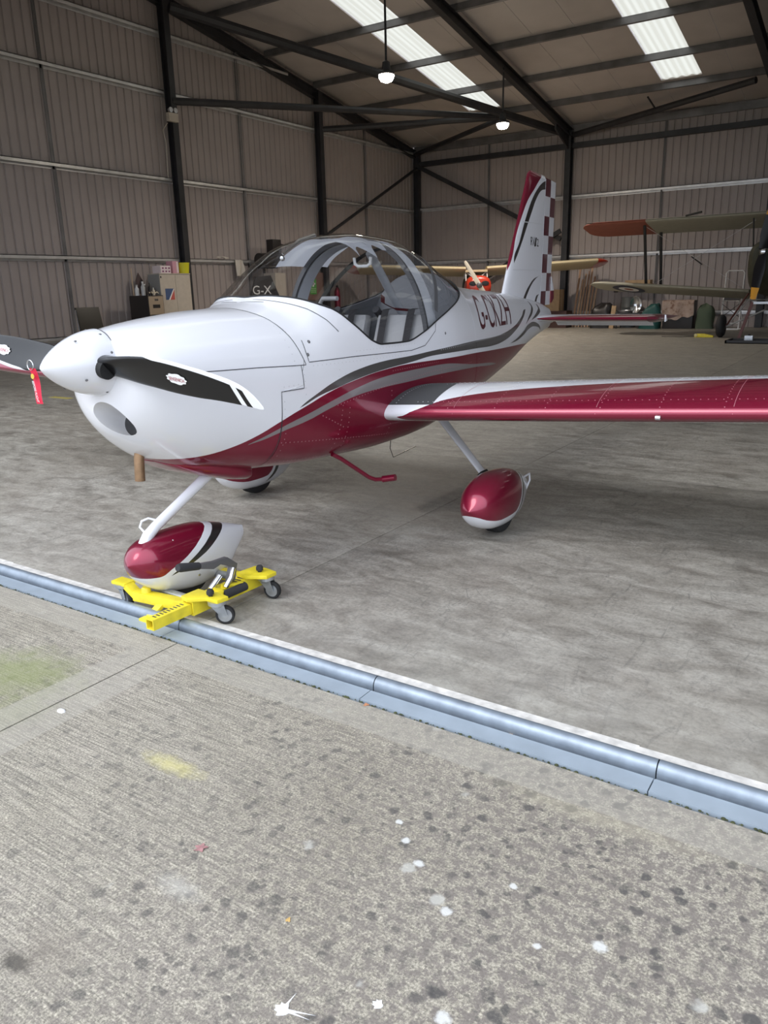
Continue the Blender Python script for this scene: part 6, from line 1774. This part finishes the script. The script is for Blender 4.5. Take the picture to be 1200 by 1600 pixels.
mb = MB(); mb.lathe([(0, 0), (.26, 0), (.26, .35), (.27, .36), (.26, .38), (.26, .7), (.27, .72), (.26, .74), (.26, 1.08), (.24, 1.08), (.24, 1.05), (0, 1.05)], n=28); obj('drum_body', mb, mat('grey_drum_paint', (.10, .105, .105), .5), dm, smooth=40)
wk = thing('wood_offcut', (-8.93, 28.52, 0), 'brown timber offcut standing in front of the grey drum', 'timber')
mb = MB(); mb.bar((0, 0, 0), (.05, .1, .80), .16, .05, (0, 1, 0)); obj('board', mb, M_cardbrown, wk)
tb = thing('workshop_bench', (-8.36, 28.85, 0), 'low dark bench loaded with metal parts beside the green tarpaulin', 'bench')
mb = MB(); mb.box((-.45, -.3, .5), (.40, .3, .55)); obj('bench_top', mb, M_blackcab, tb)
for x in (-.42, .36):
    for y in (-.26, .26):
        mb = MB(); mb.box((x, y-.02, 0), (x+.04, y+.02, .5)); obj('leg', mb, M_blackcab, tb)
lp = thing('round_headlamp', (-8.16, 28.8, .558), 'bright round headlamp bowl resting on the dark bench', 'headlamp')
mb = MB(); mb.lathe([(0, .10), (.14, .07), (.23, -.02), (.26, -.04), (.265, -.01), (.16, .12), (0, .16)], (0, 0, .27), 'y', 28, (.8, 1, 1.15)); obj('reflector', mb, M_chrome, lp, smooth=60)
mb = MB(); mb.tube([(0, .1, .12), (-.1, .12, .02), (-.2, .1, .02)], .02, 8); obj('lamp_stem', mb, M_chrome, lp, smooth=40)
pn = thing('oil_pan', (-8.55, 28.80, .552), 'shallow metal pan on the dark bench left of the headlamp', 'pan')
mb = MB(); mb.lathe([(0, .01), (.18, .01), (.22, .08), (.225, .08), (.185, 0), (0, 0)], n=24, sc=(1.3, .8, 1)); obj('pan_body', mb, M_alu, pn, smooth=40)
sack('tarpaulin', -7.58, 28.62, .70, .45, .80, mat('teal_tarpaulin', (.012, .08, .072), .5), 'bundled teal green tarpaulin left of the stained blanket', 'tarpaulin', 5, lean=.28)
bl = thing('covered_trunk', (-6.66, 28.95, 0), 'long trunk covered by a stained pinkish blanket', 'trunk')
mb = MB(); mb.box((-.5, -.3, 0), (.5, .3, .95)); obj('trunk_body', mb, M_blackcab, bl, bevel=.02)
mb = MB(); rows = []
for j in range(12):
    v = j/11; row = []
    for k in range(25):
        u = k/24; x = -.53+1.06*u
        if v < .4: y, z = .3-.65*v/.4, .965
        else: y, z = -.35-.02*math.sin(14*u+2*v)-.02*(v-.4), .965-.60*(v-.4)/.6*(1+.10*math.sin(5*u)+.05*math.sin(17*u))
        row.append((x+.01*math.sin(9*v), y, z+.006*math.sin(20*u)))
    rows.append(row)
mb.grid(rows)
m, N, L, b = nodes('stained_blanket'); q = NB(m); v = q.tex('Object'); f_ = q.noise(v, 4.5, 6, .65)
L.new(q.ramp(f_, [(.36, (.20, .115, .085)), (.46, (.40, .30, .25)), (.6, (.46, .36, .31))]), b.inputs['Base Color']); b.inputs['Roughness'].default_value = .95
obj('blanket', mb, m, bl, recalc=False, smooth=60)
sack('canvas_bag', -5.80, 28.9, .56, .5, .80, mat('sage_canvas', (.085, .115, .075), .8), 'sage green canvas bag right of the blanket-covered trunk', 'bag', 9)
shf = thing('wall_shelf', (-8.6, 29.68, 1.50), 'narrow brown timber shelf fixed to the back wall', 'shelf')
mb = MB(); mb.box((-.75, -.2, 0), (.75, .26, .035)); obj('shelf_board', mb, M_cardbrown, shf)
for x in (-.6, .6):
    mb = MB(); mb.box((x-.02, -.15, -.25), (x+.02, .26, 0)); obj('bracket', mb, M_steel_dark, shf)
carton(-8.35, 29.65, 1.535, .9, .35, .14, M_cardbrown, 'flat brown carton lying on the wall shelf', name='carton')
hk = thing('wall_hook', (-6.45, 29.97, 2.28), 'short dark rod hung aslant on the back wall', 'rod')
mb = MB(); mb.tube([(-.20, -.03, .14), (.18, -.03, -.14)], .02, 8); mb.tube([(-.02, -.03, .0), (-.02, .12, .0)], .012, 6); obj('rod', mb, M_steel_dark, hk, smooth=40)
mb = MB(); mb.prism([(-.25, -.06), (.25, -.06), (.25, .06), (-.25, .06)], .003, (0, 0, .0002)); o = tag(obj('floor_marking', mb, mat('worn_yellow_marking', (.50, .42, .12), .8)), 'short worn yellow mark painted on the hangar floor', 'marking'); o.location = (-11.2, 7.5, 0)
